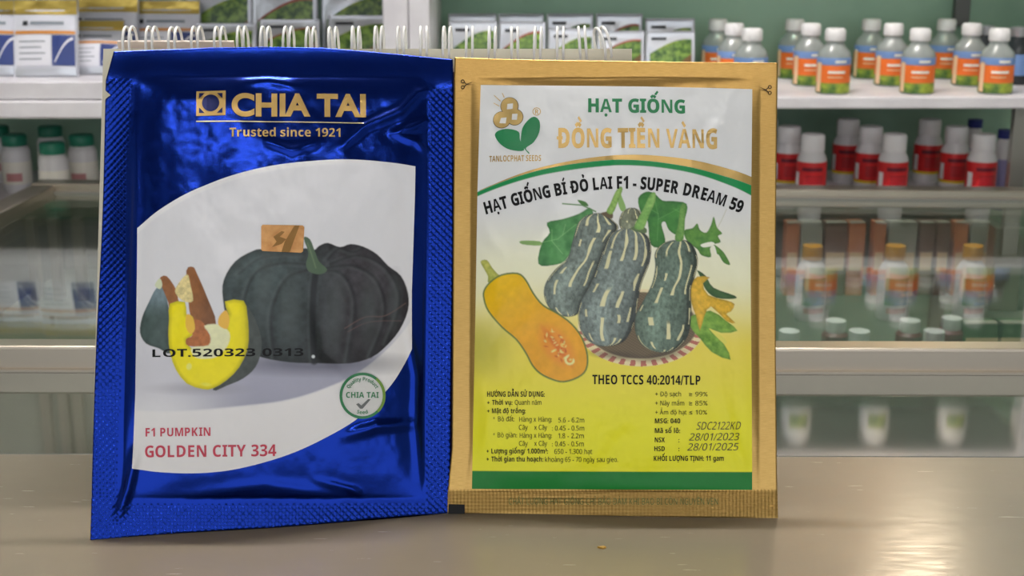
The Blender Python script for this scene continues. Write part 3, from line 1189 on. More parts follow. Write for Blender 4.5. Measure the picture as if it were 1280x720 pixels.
# ================================================================== DESK CALENDAR
LEAN = R(20)
m_board = mat('calendar_board', L(224, 218, 196), 0.6)
noise_col(m_board, L(218, 210, 188), L(230, 224, 204), 20.0)
m_page = mat('calendar_pages', L(222, 206, 196), 0.6)
m_cover = mat('calendar_print', L(96, 52, 46), 0.5)
m_wire = mat('white_wire', L(250, 248, 246), 0.3, 0.0)

cal = Sheet((563, 641), (972, 641), LEAN, back=0.0125)
t = thing('desk_calendar', 'tent-shaped desk calendar with white twin-loop wire, standing behind the seed packets', 'calendar', tuple(cal.base))


def slab(name, corners, thick, m, parent, nrm):
    """flat board from four corner points (local), thickened backwards"""
    q = [np.array(c) for c in corners]
    b = [c - nrm * thick for c in q]
    vs = q + b
    fs = [(0, 1, 2, 3), (7, 6, 5, 4), (0, 4, 5, 1), (1, 5, 6, 2), (2, 6, 7, 3), (3, 7, 4, 0)]
    me = mesh(name, vs, fs)
    bm = bmesh.new()
    bm.from_mesh(me)
    bmesh.ops.recalc_face_normals(bm, faces=bm.faces)
    bm.to_mesh(me)
    bm.free()
    return link(name, me, m, parent)


tlc, trc = cal.loc(129, 59), cal.loc(790, 63)
ztop = (tlc[2] + trc[2]) / 2
tlc[2] = trc[2] = ztop
yb_ = -ztop * math.tan(LEAN)
yt_ = tlc[1]
n_ = cal.n
xl_, xr_ = tlc[0], trc[0]


def cpt(x, s_, off=0.0):
    """local point on the calendar front: s_ 0 at the foot, 1 at the top edge"""
    p = np.array((x, yt_ - ztop * math.tan(LEAN) * (1 - s_), ztop * s_))
    return p + n_ * off


slab('front_board', [cpt(xl_, 0.004), cpt(xr_, 0.004), cpt(xr_, 1), cpt(xl_, 1)], 0.0022, m_board, t, n_)
pg = slab('page_stack', [cpt(xl_ + 0.012, 0.03, 0.0012), cpt(xr_ - 0.012, 0.03, 0.0012), cpt(xr_ - 0.012, 0.955, 0.0012), cpt(xl_ + 0.012, 0.955, 0.0012)], 0.001, m_page, t, n_)
slab('cover_print', [cpt(xl_ + 0.02, 0.06, 0.0016), cpt(xr_ - 0.02, 0.06, 0.0016), cpt(xr_ - 0.02, 0.945, 0.0016), cpt(xl_ + 0.02, 0.945, 0.0016)], 0.0003, m_cover, pg, n_)
# pages turned over to the rear, their edges show above the front board on the left
nb = np.array((0, math.cos(LEAN), math.sin(LEAN)))
def bpt(x, s_, off=0.0):
    return np.array((x, yt_ + 0.008 + ztop * math.tan(LEAN) * (1 - s_), ztop * s_)) + nb * off
slab('rear_board', [bpt(xl_, 0.004), bpt(xr_, 0.004), bpt(xr_, 0.99), bpt(xl_, 0.99)], 0.002, m_board, t, nb)
slab('turned_pages', [bpt(xl_ + 0.004, 0.1, 0.002), bpt(xl_ + 0.055, 0.1, 0.002), bpt(xl_ + 0.055, 1.012, 0.002), bpt(xl_ + 0.004, 1.012, 0.002)], 0.0016, m_page, t, nb)
foot = slab('base_card', [np.array((xl_, yb_ + 0.003 + yt_ + 0.0, 0.0015)), np.array((xr_, yb_ + 0.003 + yt_, 0.0015)), np.array((xr_, yt_ + 0.006 - yb_, 0.0015)), np.array((xl_, yt_ + 0.006 - yb_, 0.0015))], 0.0014, m_board, t, np.array((0, 0, 1.0)))
# twin wire loops
NL = 22
xw0, xw1 = cal.loc(160, 59)[0], cal.loc(757, 63)[0]
ring = []
for k in range(40):
    a = 2 * math.pi * k / 40
    ring.append((0, 0.0035 + 0.0068 * math.cos(a), 0.0012 + 0.0078 * math.sin(a)))
wire_me = None
for i in range(NL):
    xx = xw0 + (xw1 - xw0) * i / (NL - 1)
    if wire_me is None:
        o = tube('wire_loop', [(p[0] - 0.0013, p[1], p[2]) for p in ring], 0.00062, m_wire, t, 6, True)
        bm = bmesh.new()
        bm.from_mesh(o.data)
        g = bmesh.ops.duplicate(bm, geom=list(bm.verts) + list(bm.edges) + list(bm.faces))
        bmesh.ops.translate(bm, vec=(0.0027, 0, 0), verts=[v for v in g['geom'] if isinstance(v, bmesh.types.BMVert)])
        bm.to_mesh(o.data)
        bm.free()
        wire_me = o.data
    else:
        o = link('wire_loop', wire_me, None, t)
    o.location = (xx, yt_, ztop)
    o.rotation_euler = (random.uniform(-0.06, 0.06), 0, random.uniform(-0.04, 0.04) + 0.05 * (0.5 - i / NL) + (0.25 if i == NL - 1 else 0))
    o.rotation_euler[1] = random.uniform(-0.03, 0.03) - (0.22 if i == NL - 1 else (0.08 if i == NL - 2 else 0))


# ================================================================== BLUE PACKET
def crease(X, Y, pts, amp, wid):
    d = np.full(X.shape, 1e9)
    tt = np.zeros(X.shape)
    n = len(pts) - 1
    for i in range(n):
        dd, t_ = seg_dist(X, Y, pts[i], pts[i + 1])
        c = dd < d
        d = np.where(c, dd, d)
        tt = np.where(c, (i + t_) / n, tt)
    return amp * np.exp(-(d / wid) ** 2) * np.sin(np.pi * np.clip(tt * 0.9 + 0.05, 0, 1)) ** 0.7


BL_L = ([40, 63, 100, 200, 300, 420, 500, 600, 690], [142, 141, 132, 128.5, 125, 120.5, 118, 115, 113])
BL_R = ([40, 72, 150, 400, 640, 700], [567, 567, 567, 565, 563, 563])


def b_left(y):
    return np.interp(y, *BL_L)


def b_right(y):
    return np.interp(y, *BL_R)


def b_top(x):
    return np.interp(x, [120, 141, 200, 260, 330, 400, 460, 510, 570], [63.5, 62.5, 60, 57.5, 56.5, 57.5, 61.5, 66, 72.5])


def b_bot(x):
    return np.interp(x, [100, 113, 200, 330, 430, 470, 520, 565], [676, 675.5, 671, 663.5, 657, 657.5, 652, 641])


def h_blue(X, Y):
    l, r = b_left(Y) + 38, b_right(Y) - 34
    u = np.clip((X - l) / (r - l), 0, 1)
    v = np.clip((Y - 96) / (622 - 96), 0, 1)
    ins = np.minimum(np.minimum(sstep(0, 0.10, u), sstep(0, 0.10, 1 - u)), np.minimum(sstep(0, 0.06, v), sstep(0, 0.06, 1 - v)))
    dome = np.clip(np.sin(np.pi * u), 0, 1) ** 0.65 * np.clip(np.sin(np.pi * v ** 1.15), 0, 1) ** 0.6
    h = 0.0105 * dome
    h = h + ins * (0.0011 * (fbm(X / 95.0 + 3, Y / 120.0 + 1, 3) - 0.5) * 2 + 0.00035 * (fbm(X / 26.0, Y / 34.0 + 9, 3) - 0.5) * 2)
    # seals wave a little
    h = h + (1 - ins) * (0.0009 * np.sin(Y / 70.0 + 0.5) * np.cos(X / 150.0) + 0.0005 * np.sin(X / 46.0))
    h = h - 0.0042 * sstep(46, 0, X - b_left(Y)) * np.exp(-((Y - 250) / 130.0) ** 2)
    # header curls back towards the top edge, bottom seal towards the viewer
    h = h - 0.0025 * sstep(110, 55, Y) + 0.0012 * sstep(620, 676, Y)
    for pts, a, w_ in (
            ([(428, 186), (455, 160), (500, 140), (522, 116), (538, 111)], 0.0016, 5.5),
            ([(490, 168), (515, 160), (535, 150)], 0.0011, 4.5),
            ([(492, 170), (520, 178), (533, 190)], 0.0010, 4.5),
            ([(330, 178), (365, 192), (400, 180)], 0.0009, 6),
            ([(300, 104), (335, 100), (370, 108)], 0.0009, 7),
            ([(148, 646), (160, 612), (172, 560)], 0.0022, 6),
            ([(166, 150), (170, 260), (166, 380)], 0.0010, 7),
            ([(430, 545), (470, 533), (516, 530)], 0.0015, 7),
            ([(395, 600), (440, 612), (452, 618)], 0.0010, 5),
            ([(507, 400), (520, 470), (519, 530), (525, 600)], 0.0013, 6),
            ([(440, 470), (405, 440), (395, 380)], -0.0008, 9),
            ([(470, 200), (500, 235), (517, 300)], -0.0007, 12),
            ([(200, 520), (280, 500), (360, 540)], 0.0006, 14),
            ([(230, 620), (330, 606), (420, 618)], 0.0009, 8)):
        h = h + crease(X, Y, pts, a, w_)
    return h


blue = Sheet((114, 674), (563, 641), LEAN, 0.0, h_blue)
tb = thing('seed_packet', 'blue foil seed packet picturing a dark pumpkin, leaning against the desk calendar', 'seed packet', tuple(blue.base))

m_blue = mat('blue_foil', L(6, 38, 128), 0.21, 0.88)
uvn = nd(m_blue, 'ShaderNodeUVMap', uv_map='px')
sep = nd(m_blue, 'ShaderNodeSeparateXYZ')
lk(m_blue, uvn.outputs[0], sep.inputs[0])


def crimp_nodes(m, sep, k, diag, strength, dist=0.0006, extra_noise=0.0):
    """embossed seal pattern, masked by the 'crimp' attribute (uv in photo pixels / 100)"""
    def sn(a):
        s_ = nd(m, 'ShaderNodeMath', operation='SINE')
        lk(m, a, s_.inputs[0])
        return s_.outputs[0]

    def mul(a, v):
        q = nd(m, 'ShaderNodeMath', operation='MULTIPLY')
        lk(m, a, q.inputs[0])
        if isinstance(v, float):
            q.inputs[1].default_value = v
        else:
            lk(m, v, q.inputs[1])
        return q.outputs[0]

    def op(a, b, o):
        q = nd(m, 'ShaderNodeMath', operation=o)
        lk(m, a, q.inputs[0])
        lk(m, b, q.inputs[1])
        return q.outputs[0]
    x, y = sep.outputs[0], sep.outputs[1]
    f = op(sn(mul(x, k)), sn(mul(y, k)), 'MULTIPLY' if diag else 'ADD')
    at = nd(m, 'ShaderNodeAttribute', attribute_name='crimp')
    f = mul(f, at.outputs['Fac'])
    b = nd(m, 'ShaderNodeBump')
    b.inputs['Strength'].default_value = strength
    b.inputs['Distance'].default_value = dist
    lk(m, f, b.inputs['Height'])
    n = nd(m, 'ShaderNodeTexNoise')
    n.inputs['Scale'].default_value = 7.0
    n.inputs['Detail'].default_value = 5.0
    uvn2 = nd(m, 'ShaderNodeUVMap', uv_map='px')
    lk(m, uvn2.outputs[0], n.inputs['Vector'])
    b2 = nd(m, 'ShaderNodeBump')
    b2.inputs['Strength'].default_value = 0.10 + extra_noise
    b2.inputs['Distance'].default_value = 0.001
    lk(m, n.outputs['Fac'], b2.inputs['Height'])
    lk(m, b2.outputs[0], b.inputs['Normal'])
    lk(m, b.outputs[0], bsdf(m).inputs['Normal'])


crimp_nodes(m_blue, sep, 2 * math.pi / 0.085, True, 0.3, 0.0005)


def packet_body(name, sheet, left, right, top, bot, m, parent, crimpf, nu, nv, back=0.0022):
    U, V = np.meshgrid(np.linspace(0, 1, nu), np.linspace(0, 1, nv))
    # row/column interpolation between the four edge curves
    y0, y1 = 65.0, 658.0
    yy = y0 + (y1 - y0) * V
    x = left(yy) * (1 - U) + right(yy) * U
    y = top(x) * (1 - V) + bot(x) * V
    x = left(y) * (1 - U) + right(y) * U
    if name == 'blue_body':
        x = x + 7.0 * np.clip(1 - abs(y - 118) / 5.0, 0, 1) * np.clip(1 - U * nu / 10, 0, 1)
    xf, yf = x.ravel(), y.ravel()
    Pf = sheet.loc(xf, yf)
    hb = sheet.hf(xf, yf)
    ed = np.minimum(np.minimum(U, 1 - U), np.minimum(V, 1 - V)).ravel()
    inside = np.clip(ed * 12, 0, 1)
    hbk = np.where(hb > 0, hb * (1 - inside) - back * inside * 0.8, hb) - 0.0004 - 0.0004 * inside
    hbk = np.minimum(hbk, hb - 0.0004)
    Pb = sheet.pt(xf, yf, hbk, use=False) - sheet.base
    n = nu * nv
    f = grid_faces(nu, nv)
    i = np.arange(n).reshape(nv, nu)
    loop = np.concatenate([i[0, :], i[1:, -1], i[-1, -2::-1], i[-2:0:-1, 0]])
    nxt = np.roll(loop, -1)
    side = np.stack([loop, nxt, nxt + n, loop + n], -1)
    Fq = np.concatenate([f, f[:, ::-1] + n, side])
    cr = crimpf(xf, yf)
    Vv = np.concatenate([Pf, Pb])
    Vv[:, 2] = np.maximum(Vv[:, 2], 0.0002)
    me = np_mesh('body', Vv, Fq, True, np.concatenate([np.stack([xf, yf], 1)] * 2) / 100.0, None, {'crimp': np.concatenate([cr, cr])})
    return link('body', me, m, parent)


def crimp_blue(x, y):
    l, r = b_left(y), b_right(y)
    a = sstep(34, 28, x - l) * sstep(96, 104, y)
    b = sstep(32, 26, r - x) * sstep(108, 116, y)
    c = sstep(628, 634, y)
    return np.maximum(np.maximum(a, b), c * 0.8)


packet_body('blue_body', blue, b_left, b_right, b_top, b_bot, m_blue, tb, crimp_blue, 226, 310)


# --- printed panel with the picture
def bp_top(x):
    return np.interp(x, *zip(*smooth_pts([(171, 287), (200, 264.5), (240, 242), (290, 223), (340, 211), (400, 204), (440, 202.5), (480, 204.5), (520, 209)], 6, False)))


def bp_bot(x):
    return np.interp(x, *zip(*smooth_pts([(163, 585), (200, 590), (250, 591), (300, 585), (360, 568), (410, 545), (450, 520), (485, 485), (505, 455), (517, 430)], 6, False)))


nu, nv = 430, 470
U, V = np.meshgrid(np.linspace(0, 1, nu), np.linspace(0, 1, nv))
yy = 245 + 300 * V
X = np.interp(yy, [200, 287, 450, 590], [172.5, 172, 170, 164]) * (1 - U) + np.interp(yy, [200, 300, 450], [519.5, 518, 514]) * U
Yp = bp_top(X) * (1 - V) + bp_bot(X) * V
X, Yp = X.ravel(), Yp.ravel()
p = Paint(X, Yp, ink(186, 186, 190))
# soft printed backdrop: brighter rim along the upper arc, grey-lilac studio floor low down
dtop = Yp - bp_top(X)
rim = sstep(9, 5, dtop + (X - 172) * 0.004) * sstep(470, 400, X)
p.blend(np.ones(X.shape, bool), rim * 0.6, ink(214, 212, 208))
arc = np.interp(X, *zip(*smooth_pts([(150, 512), (220, 514), (300, 508), (360, 500), (410, 484), (450, 464), (490, 430), (520, 392)], 6, False)))
fl = sstep(410, 470, Yp) * sstep(195, 330, X) * sstep(2, -2, Yp - arc)
p.blend(np.ones(X.shape, bool), fl * 0.85, ink(118, 120, 140))
fl2 = sstep(360, 470, Yp) * sstep(3, -2, Yp - arc) * sstep(520, 480, Yp) * 0.35
p.blend(np.ones(X.shape, bool), fl2, ink(150, 150, 166))
lowb = sstep(-2, 3, Yp - arc)
p.blend(np.ones(X.shape, bool), lowb * 0.7, ink(196, 194, 194))
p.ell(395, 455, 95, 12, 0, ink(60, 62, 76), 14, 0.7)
# big pumpkin
PK = [(280, 376), (281, 353), (295, 330), (317, 317), (330, 315), (362, 317), (381, 314), (392, 316), (398, 311), (409, 307), (424, 312), (437, 308), (453, 311), (470, 320),
      (484, 334), (500, 346), (509, 367), (509, 389), (498, 414), (481, 434), (464, 447), (437, 455), (395, 455), (362, 454), (328, 448), (306, 437), (287, 409)]


def pk_shade(X, Y, sd):
    g = sstep(450, 350, X)
    base = ink(52, 63, 64) * g[:, None] + ink(54, 52, 57) * (1 - g)[:, None]
    f = 0.62 + 0.55 * np.exp(-((X - 320) ** 2 / 3200 + (Y - 345) ** 2 / 1500)) + 0.35 * np.exp(-((X - 450) ** 2 / 2600 + (Y - 345) ** 2 / 900))
    f = f * (0.5 + 0.95 * fbm(X / 7, Y / 7)) * (0.65 + 0.35 * np.clip(-sd / 9, 0, 1)) * (1 - 0.35 * sstep(400, 455, Y))
    return base * f[:, None]


p.poly(PK, ink(40, 46, 48), 1.6, shade=pk_shade)
for q, wl, al in (([(381, 334), (350, 333), (322, 343), (308, 372), (307, 405), (314, 440)], 3.6, 0.55), ([(383, 341), (360, 350), (345, 375), (339, 405), (344, 448)], 4, 0.6),
                  ([(394, 341), (391, 370), (390, 410), (392, 453)], 8, 0.85), ([(402, 341), (424, 344), (438, 362), (443, 390), (434, 452)], 4.0, 0.55),
                  ([(408, 338), (440, 335), (468, 350), (480, 380), (477, 410), (462, 447)], 3.6, 0.6), ([(412, 333), (446, 322), (478, 334), (497, 362), (497, 390), (482, 430)], 3.2, 0.6),
                  ([(409, 327), (423, 314), (440, 318), (452, 313)], 3, 0.6), ([(300, 345), (330, 325), (380, 322)], 3, 0.35)):
    qq = smooth_pts(q, 5, False)
    p.line([(a - 4, b + 1) for a, b in qq], ink(84, 92, 92), 4.0, 4.0, 0.22)
    p.line(qq, ink(20, 23, 27), wl, 3.0, al)
p.line(smooth_pts([(430, 412), (455, 398), (480, 396), (506, 380)], 5, False), ink(98, 74, 70), 1.4, 1.5, 0.5)
p.line(smooth_pts([(434, 416), (460, 404), (500, 402)], 5, False), ink(98, 74, 70), 1.2, 1.5, 0.4)
for a_, b_, c_, d_ in ((330, 372, 9, 34), (362, 392, 12, 40), (418, 390, 9, 38), (460, 388, 10, 36), (492, 378, 6, 26)):
    p.ell(a_, b_, c_, d_, 0.05, ink(74, 82, 82), 12, 0.35)
p.ell(391, 447, 2.0, 2.0, 0, ink(190, 196, 204), 1.5, 0.8)
p.poly([(379, 301), (387, 303), (393, 318), (398, 330), (408, 340), (400, 346), (386, 343), (382, 333), (385, 320)], ink(66, 84, 66), 1.2)
p.line([(384, 308), (389, 322), (394, 338)], ink(94, 112, 84), 1.6, 1.5, 0.6)
# cut pumpkin pieces


def c5(*pts):
    return [(160 + a / 4.0, 320 + b / 4.0) for a, b in pts]


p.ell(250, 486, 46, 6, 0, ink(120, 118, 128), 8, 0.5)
p.poly(c5((560, 250), (620, 290), (665, 400), (668, 480), (640, 560), (580, 615), (500, 650), (430, 672), (470, 560), (560, 470)), ink(60, 66, 62), 1.4,
       shade=lambda X, Y, sd: ink(58, 64, 62) * (0.7 + 0.6 * fbm(X / 7, Y / 7))[:, None])
p.poly(c5((150, 165), (195, 165), (205, 240), (220, 310), (215, 400), (218, 490), (160, 465), (95, 440), (64, 385), (75, 310), (110, 235)), 0, 1.4,
       shade=lambda X, Y, sd: (ink(104, 122, 130) * sstep(400, 362, Y)[:, None] + ink(58, 72, 70) * sstep(362, 400, Y)[:, None]) * (0.7 + 0.6 * fbm(X / 5, Y / 8))[:, None] * (0.7 + 0.3 * np.clip(-sd / 5, 0, 1))[:, None])
p.poly(c5((163, 122), (200, 108), (250, 180), (262, 240), (310, 330), (230, 330), (208, 240), (182, 175)), ink(132, 80, 50), 1.2,
       shade=lambda X, Y, sd: ink(124, 80, 48) * (0.75 + 0.5 * fbm(X / 5, Y / 5))[:, None])
p.poly(c5((140, 152), (165, 118), (178, 150), (165, 172)), ink(176, 182, 154), 1.2)
p.poly(c5((298, 82), (332, 65), (352, 100), (400, 210), (446, 348), (350, 350), (318, 300), (308, 220)), 0, 1.2,
       shade=lambda X, Y, sd: ink(118, 76, 44) * (0.8 + 0.4 * fbm(X / 4, Y / 6))[:, None] * (0.75 + 0.35 * sstep(262, 245, X))[:, None])
p.poly(c5((245, 168), (300, 100), (318, 150), (332, 232), (290, 235), (252, 205)), 0, 1.4,
       shade=lambda X, Y, sd: ink(204, 184, 130) * (0.6 + 0.6 * fbm(X / 3, Y / 3))[:, None])
YE = c5((216, 245), (292, 237), (300, 300), (330, 312), (345, 390), (300, 425), (330, 470), (420, 480), (500, 420), (488, 350), (508, 300), (490, 237), (582, 234), (600, 300),
        (607, 380), (602, 470), (560, 560), (500, 622), (430, 664), (380, 668), (300, 640), (245, 570), (217, 490), (208, 400), (212, 320))
p.poly(YE, 0, 1.3, 2, shade=lambda X, Y, sd: ink(240, 186, 10) * (0.62 + 0.38 * np.clip(-sd / 5, 0, 1) + 0.12 * fbm(X / 8, Y / 8))[:, None] * (1 - 0.22 * sstep(296, 312, X))[:, None])
p.poly(c5((300, 330), (370, 330), (410, 390), (424, 452), (310, 455), (298, 420), (330, 400)), 0, 1.4, shade=lambda X, Y, sd: ink(150, 90, 50) * (0.7 + 0.6 * fbm(X / 4, Y / 4))[:, None])
p.poly(c5((300, 300), (330, 312), (342, 370), (320, 395), (296, 360)), ink(226, 160, 60), 1.6)
p.poly(c5((388, 356), (460, 350), (512, 390), (505, 450), (460, 500), (420, 516), (345, 512), (325, 462), (408, 452), (416, 400)), 0, 2.0,
       shade=lambda X, Y, sd: ink(234, 220, 160) * (0.85 + 0.2 * fbm(X / 5, Y / 5))[:, None])
p.poly(c5((462, 310), (495, 280), (512, 322), (500, 372), (458, 352)), ink(222, 156, 62), 1.4)
p.ell(238, 459, 3.2, 4.0, 0.2, ink(244, 226, 110), 2, 0.8)
p.ell(259, 481, 6, 2, 0.1, ink(250, 226, 90), 2, 0.5)
m_print = mat('printed_film', (0.7, 0.7, 0.7, 1), 0.38)
bsdf(m_print).inputs['Coat Weight'].default_value = 0.0
bsdf(m_print).inputs['Specular IOR Level'].default_value = 0.28
bsdf(m_print).inputs['Coat Roughness'].default_value = 0.15
at_ = nd(m_print, 'ShaderNodeAttribute', attribute_name='print')
lk(m_print, at_.outputs['Color'], bsdf(m_print).inputs['Base Color'])
panel = link('picture_panel', np_mesh('picture_panel', blue.loc(X, Yp, 0.00018), grid_faces(nu, nv), True, None, p.c.reshape(-1, 3)), m_print, tb)
panel['label'] = 'white printed panel with a dark pumpkin and cut yellow pieces'

# --- lettering and marks
m_gold = mat('gold_ink', L(190, 158, 94), 0.34, 0.55)
m_goldl = mat('pale_gold_ink', L(224, 206, 160), 0.30, 0.6)
m_crim = mat('crimson_ink', L(196, 40, 70), 0.4)
m_ink = mat('black_ink', L(10, 10, 12), 0.5, Specular_IOR_Level=0.2)
m_navyink = mat('navy_ink', L(8, 22, 80), 0.3, 0.5)
m_gr = mat('green_ink', L(20, 120, 66), 0.4)
m_gr2 = mat('olive_ink', L(110, 150, 50), 0.4)
m_wh = mat('white_ink', L(214, 214, 212), 0.4)
m_gy = mat('grey_ink', L(96, 100, 98), 0.4)

lg = shapes('logo_square', blue, [[(246, 116), (282.5, 115), (282.5, 147), (246, 147.5)]], m_gold, tb)
bm = bmesh.new()
add_poly(bm, circle(264, 131.3, 10.8))
for sx, sy in ((-1, -1), (1, -1), (1, 1), (-1, 1)):
    cx_, cy_ = 264.1 + sx * 14.6, 131.3 + sy * 12.8
    add_poly(bm, [(cx_, cy_), (cx_ - sx * 7, cy_), (cx_ - sx * 4.2, cy_ - sy * 3.0), (cx_ - sx * 1.6, cy_ - sy * 5.6), (cx_, cy_ - sy * 7)])
place2d('logo_cutout', blue, bm, m_navyink, lg, 0.0007)
text('brand_lettering', blue, [('CHIA TAI', 290, 457, 119.5, 147, 'g')], m_gold, tb, bold=0.04, res=8)
text('tagline_lettering', blue, [('Trusted since 1921', 287.5, 425, 163, 174, 'b')], m_gold, tb)
shapes('rule_line', blue, [[(246, 153.6), (454, 155.6), (454, 156.8), (246, 154.9)]], m_goldl, tb)
tilt = lambda x, y, yb: (x, y - (x - 182) * 0.012)
text('name_lettering', blue, [('F1 PUMPKIN', 183, 264, 535, 545.5), ('GOLDEN CITY 334', 182, 345.5, 557, 571.5)], m_crim, tb, warp=tilt)
text('lot_code', blue, [('LOT.520323 0313', 192, 379, 437.5, 447, 'b')], m_ink, tb, warp=lambda x, y, yb: (x, y - (x - 192) * 0.004))
# round seal of quality
sg = shapes('quality_badge', blue, [circle(452, 495, 26.5)], m_wh, tb, 0.0005)
bm = bmesh.new()
add_ring(bm, 452, 495, 25.2, 28.6, 48)
place2d('badge_ring', blue, bm, m_gr, sg, 0.00075)
bm = bmesh.new()
add_ring(bm, 452, 495, 25.25, 28.65, 20, -0.9, 0.8)
place2d('badge_ring', blue, bm, m_gr2, sg, 0.0009)


def arc_text(name, sheet, s_, cx, cy, r, a0, a1, hh, m, parent, lift, inward=False):
    """lettering that follows a circle; angles in degrees clockwise from the top"""
    bm = bmesh.new()
    V, Fs = line_geo(s_, 'b', 0.0, 2)
    mn = min(x for x, y in V)
    mx = max(x for x, y in V)
    vs = []
    for vx, vy in V:
        a = R(a0 + (vx - mn) / (mx - mn) * (a1 - a0))
        rr_ = r - vy / 0.714 * hh if inward else r + vy / 0.714 * hh
        vs.append(bm.verts.new((cx + rr_ * math.sin(a), cy - rr_ * math.cos(a), 0)))
    for f in Fs:
        bm.faces.new([vs[i] for i in f])
    return place2d(name, sheet, bm, m, parent, lift, None)


arc_text('badge_lettering', blue, 'Quality Product', 452, 495, 18.4, -62, 62, 4.6, m_gr, sg, 0.0008)
arc_text('badge_lettering', blue, 'Seed', 452, 495, 22.6, 199, 162, 4.4, m_gr, sg, 0.0008, True)
text('badge_lettering', blue, [('CHIA TAI', 431.5, 472, 490.5, 497.5)], m_gr, sg, 0.0008)
shapes('check_mark', blue, [[(444, 505.5), (447, 504), (450.5, 507), (459, 499), (462, 499.5), (452, 511), (449, 511)]], m_gy, sg, 0.0008)
# hologram sticker
m_holo = mat('hologram_foil', L(196, 146, 84), 0.35, 0.8)
m_holod = mat('hologram_band', L(112, 84, 44), 0.35, 0.8)
noise_col(m_holo, L(150, 108, 66), L(176, 134, 86), 220.0, 3.0)
st = shapes('hologram_sticker', blue, [[(328.5, 285), (378, 286), (380, 288), (378.5, 318), (376, 320), (328.5, 317.5), (327, 315.5), (327, 287)]], m_holo, tb, 0.0006)
shapes('sticker_band', blue, [[(368, 286.2), (374, 286.4), (362, 319), (352, 318.6), (356, 306)]], m_holod, st, 0.0008)
shapes('sticker_band', blue, [[(342, 300), (352, 293), (356, 294), (350, 300), (358, 303), (352, 309), (340, 313), (346, 306)]], m_holod, st, 0.0008)


# ================================================================== GOLD PACKET
def g_left(y):
    return np.interp(y, [60, 72, 300, 560, 613, 650], [568.5, 568.2, 566.5, 565, 560, 559])


def g_right(y):
    return np.interp(y, [60, 78, 160, 300, 450, 590, 650], [972.5, 972.3, 971, 970, 970, 971, 972.5])


def g_top(x):
    return np.interp(x, [560, 568, 640, 760, 860, 972], [71.5, 71.8, 74.0, 76.5, 78.2, 78.6])


def g_bot(x):
    return np.interp(x, [555, 640, 760, 860, 972], [642.0, 643.5, 645.5, 646.5, 648.5])


def h_gold(X, Y):
    l, r = g_left(Y) + 22, g_right(Y) - 22
    u = np.clip((X - l) / (r - l), 0, 1)
    v = np.clip((Y - 98) / (614 - 98), 0, 1)
    ins = np.minimum(np.minimum(sstep(0, 0.10, u), sstep(0, 0.10, 1 - u)), np.minimum(sstep(0, 0.06, v), sstep(0, 0.06, 1 - v)))
    dome = np.clip(np.sin(np.pi * u), 0, 1) ** 0.65 * np.clip(np.sin(np.pi * v), 0, 1) ** 0.6
    h = 0.0075 * dome + ins * (0.0014 * (fbm(X / 90.0 + 13, Y / 110.0 + 5, 3) - 0.5) * 2 + 0.0004 * (fbm(X / 24.0 + 4, Y / 30.0 + 2, 3) - 0.5) * 2)
    h = h + (1 - ins) * (0.0005 * np.sin(X / 60.0) + 0.0004 * np.sin(Y / 75.0))
    for pts, a, w_ in (([(606, 262), (614, 300), (640, 330)], 0.0008, 8), ([(690, 300), (703, 340), (700, 360)], 0.0011, 10),
                       ([(860, 190), (885, 175), (905, 140)], 0.0007, 8), ([(735, 580), (755, 540), (790, 520)], 0.0009, 12),
                       ([(905, 500), (915, 550), (930, 590)], 0.0011, 9), ([(600, 470), (612, 520), (606, 575)], 0.0010, 10),
                       ([(640, 620), (700, 618), (760, 622)], 0.0005, 6)):
        h = h + crease(X, Y, pts, a, w_)
    return h


gold = Sheet((563, 641.5), (972, 648), LEAN, 0.0, h_gold)
tg = thing('seed_packet', 'gold-bordered seed packet picturing striped squashes, leaning against the desk calendar', 'seed packet', tuple(gold.base))
m_gfoil = mat('gold_foil', L(176, 142, 80), 0.34, 0.9)
uvn = nd(m_gfoil, 'ShaderNodeUVMap', uv_map='px')
sep = nd(m_gfoil, 'ShaderNodeSeparateXYZ')
lk(m_gfoil, uvn.outputs[0], sep.inputs[0])
crimp_nodes(m_gfoil, sep, 2 * math.pi / 0.045, False, 0.4, 0.0003, 0.06)


_nt = nd(m_gfoil, 'ShaderNodeTexNoise')
_nt.inputs['Scale'].default_value = 4.0
_nt.inputs['Detail'].default_value = 6.0
_mp = nd(m_gfoil, 'ShaderNodeMapping')
_mp.inputs['Scale'].default_value = (2.5, 45.0, 1.0)
_rp = nd(m_gfoil, 'ShaderNodeValToRGB')
_rp.color_ramp.elements[0].position, _rp.color_ramp.elements[0].color = 0.30, L(162, 130, 72)
_rp.color_ramp.elements[1].position, _rp.color_ramp.elements[1].color = 0.72, L(186, 152, 90)
lk(m_gfoil, uvn.outputs[0], _mp.inputs[0])
lk(m_gfoil, _mp.outputs[0], _nt.inputs['Vector'])
lk(m_gfoil, _nt.outputs['Fac'], _rp.inputs[0])
lk(m_gfoil, _rp.outputs[0], bsdf(m_gfoil).inputs['Base Color'])


def crimp_gold(x, y):
    return np.maximum(sstep(611, 615, y), 0.0)


packet_body('gold_body', gold, g_left, g_right, g_top, g_bot, m_gfoil, tg, crimp_gold, 206, 290, 0.0018)

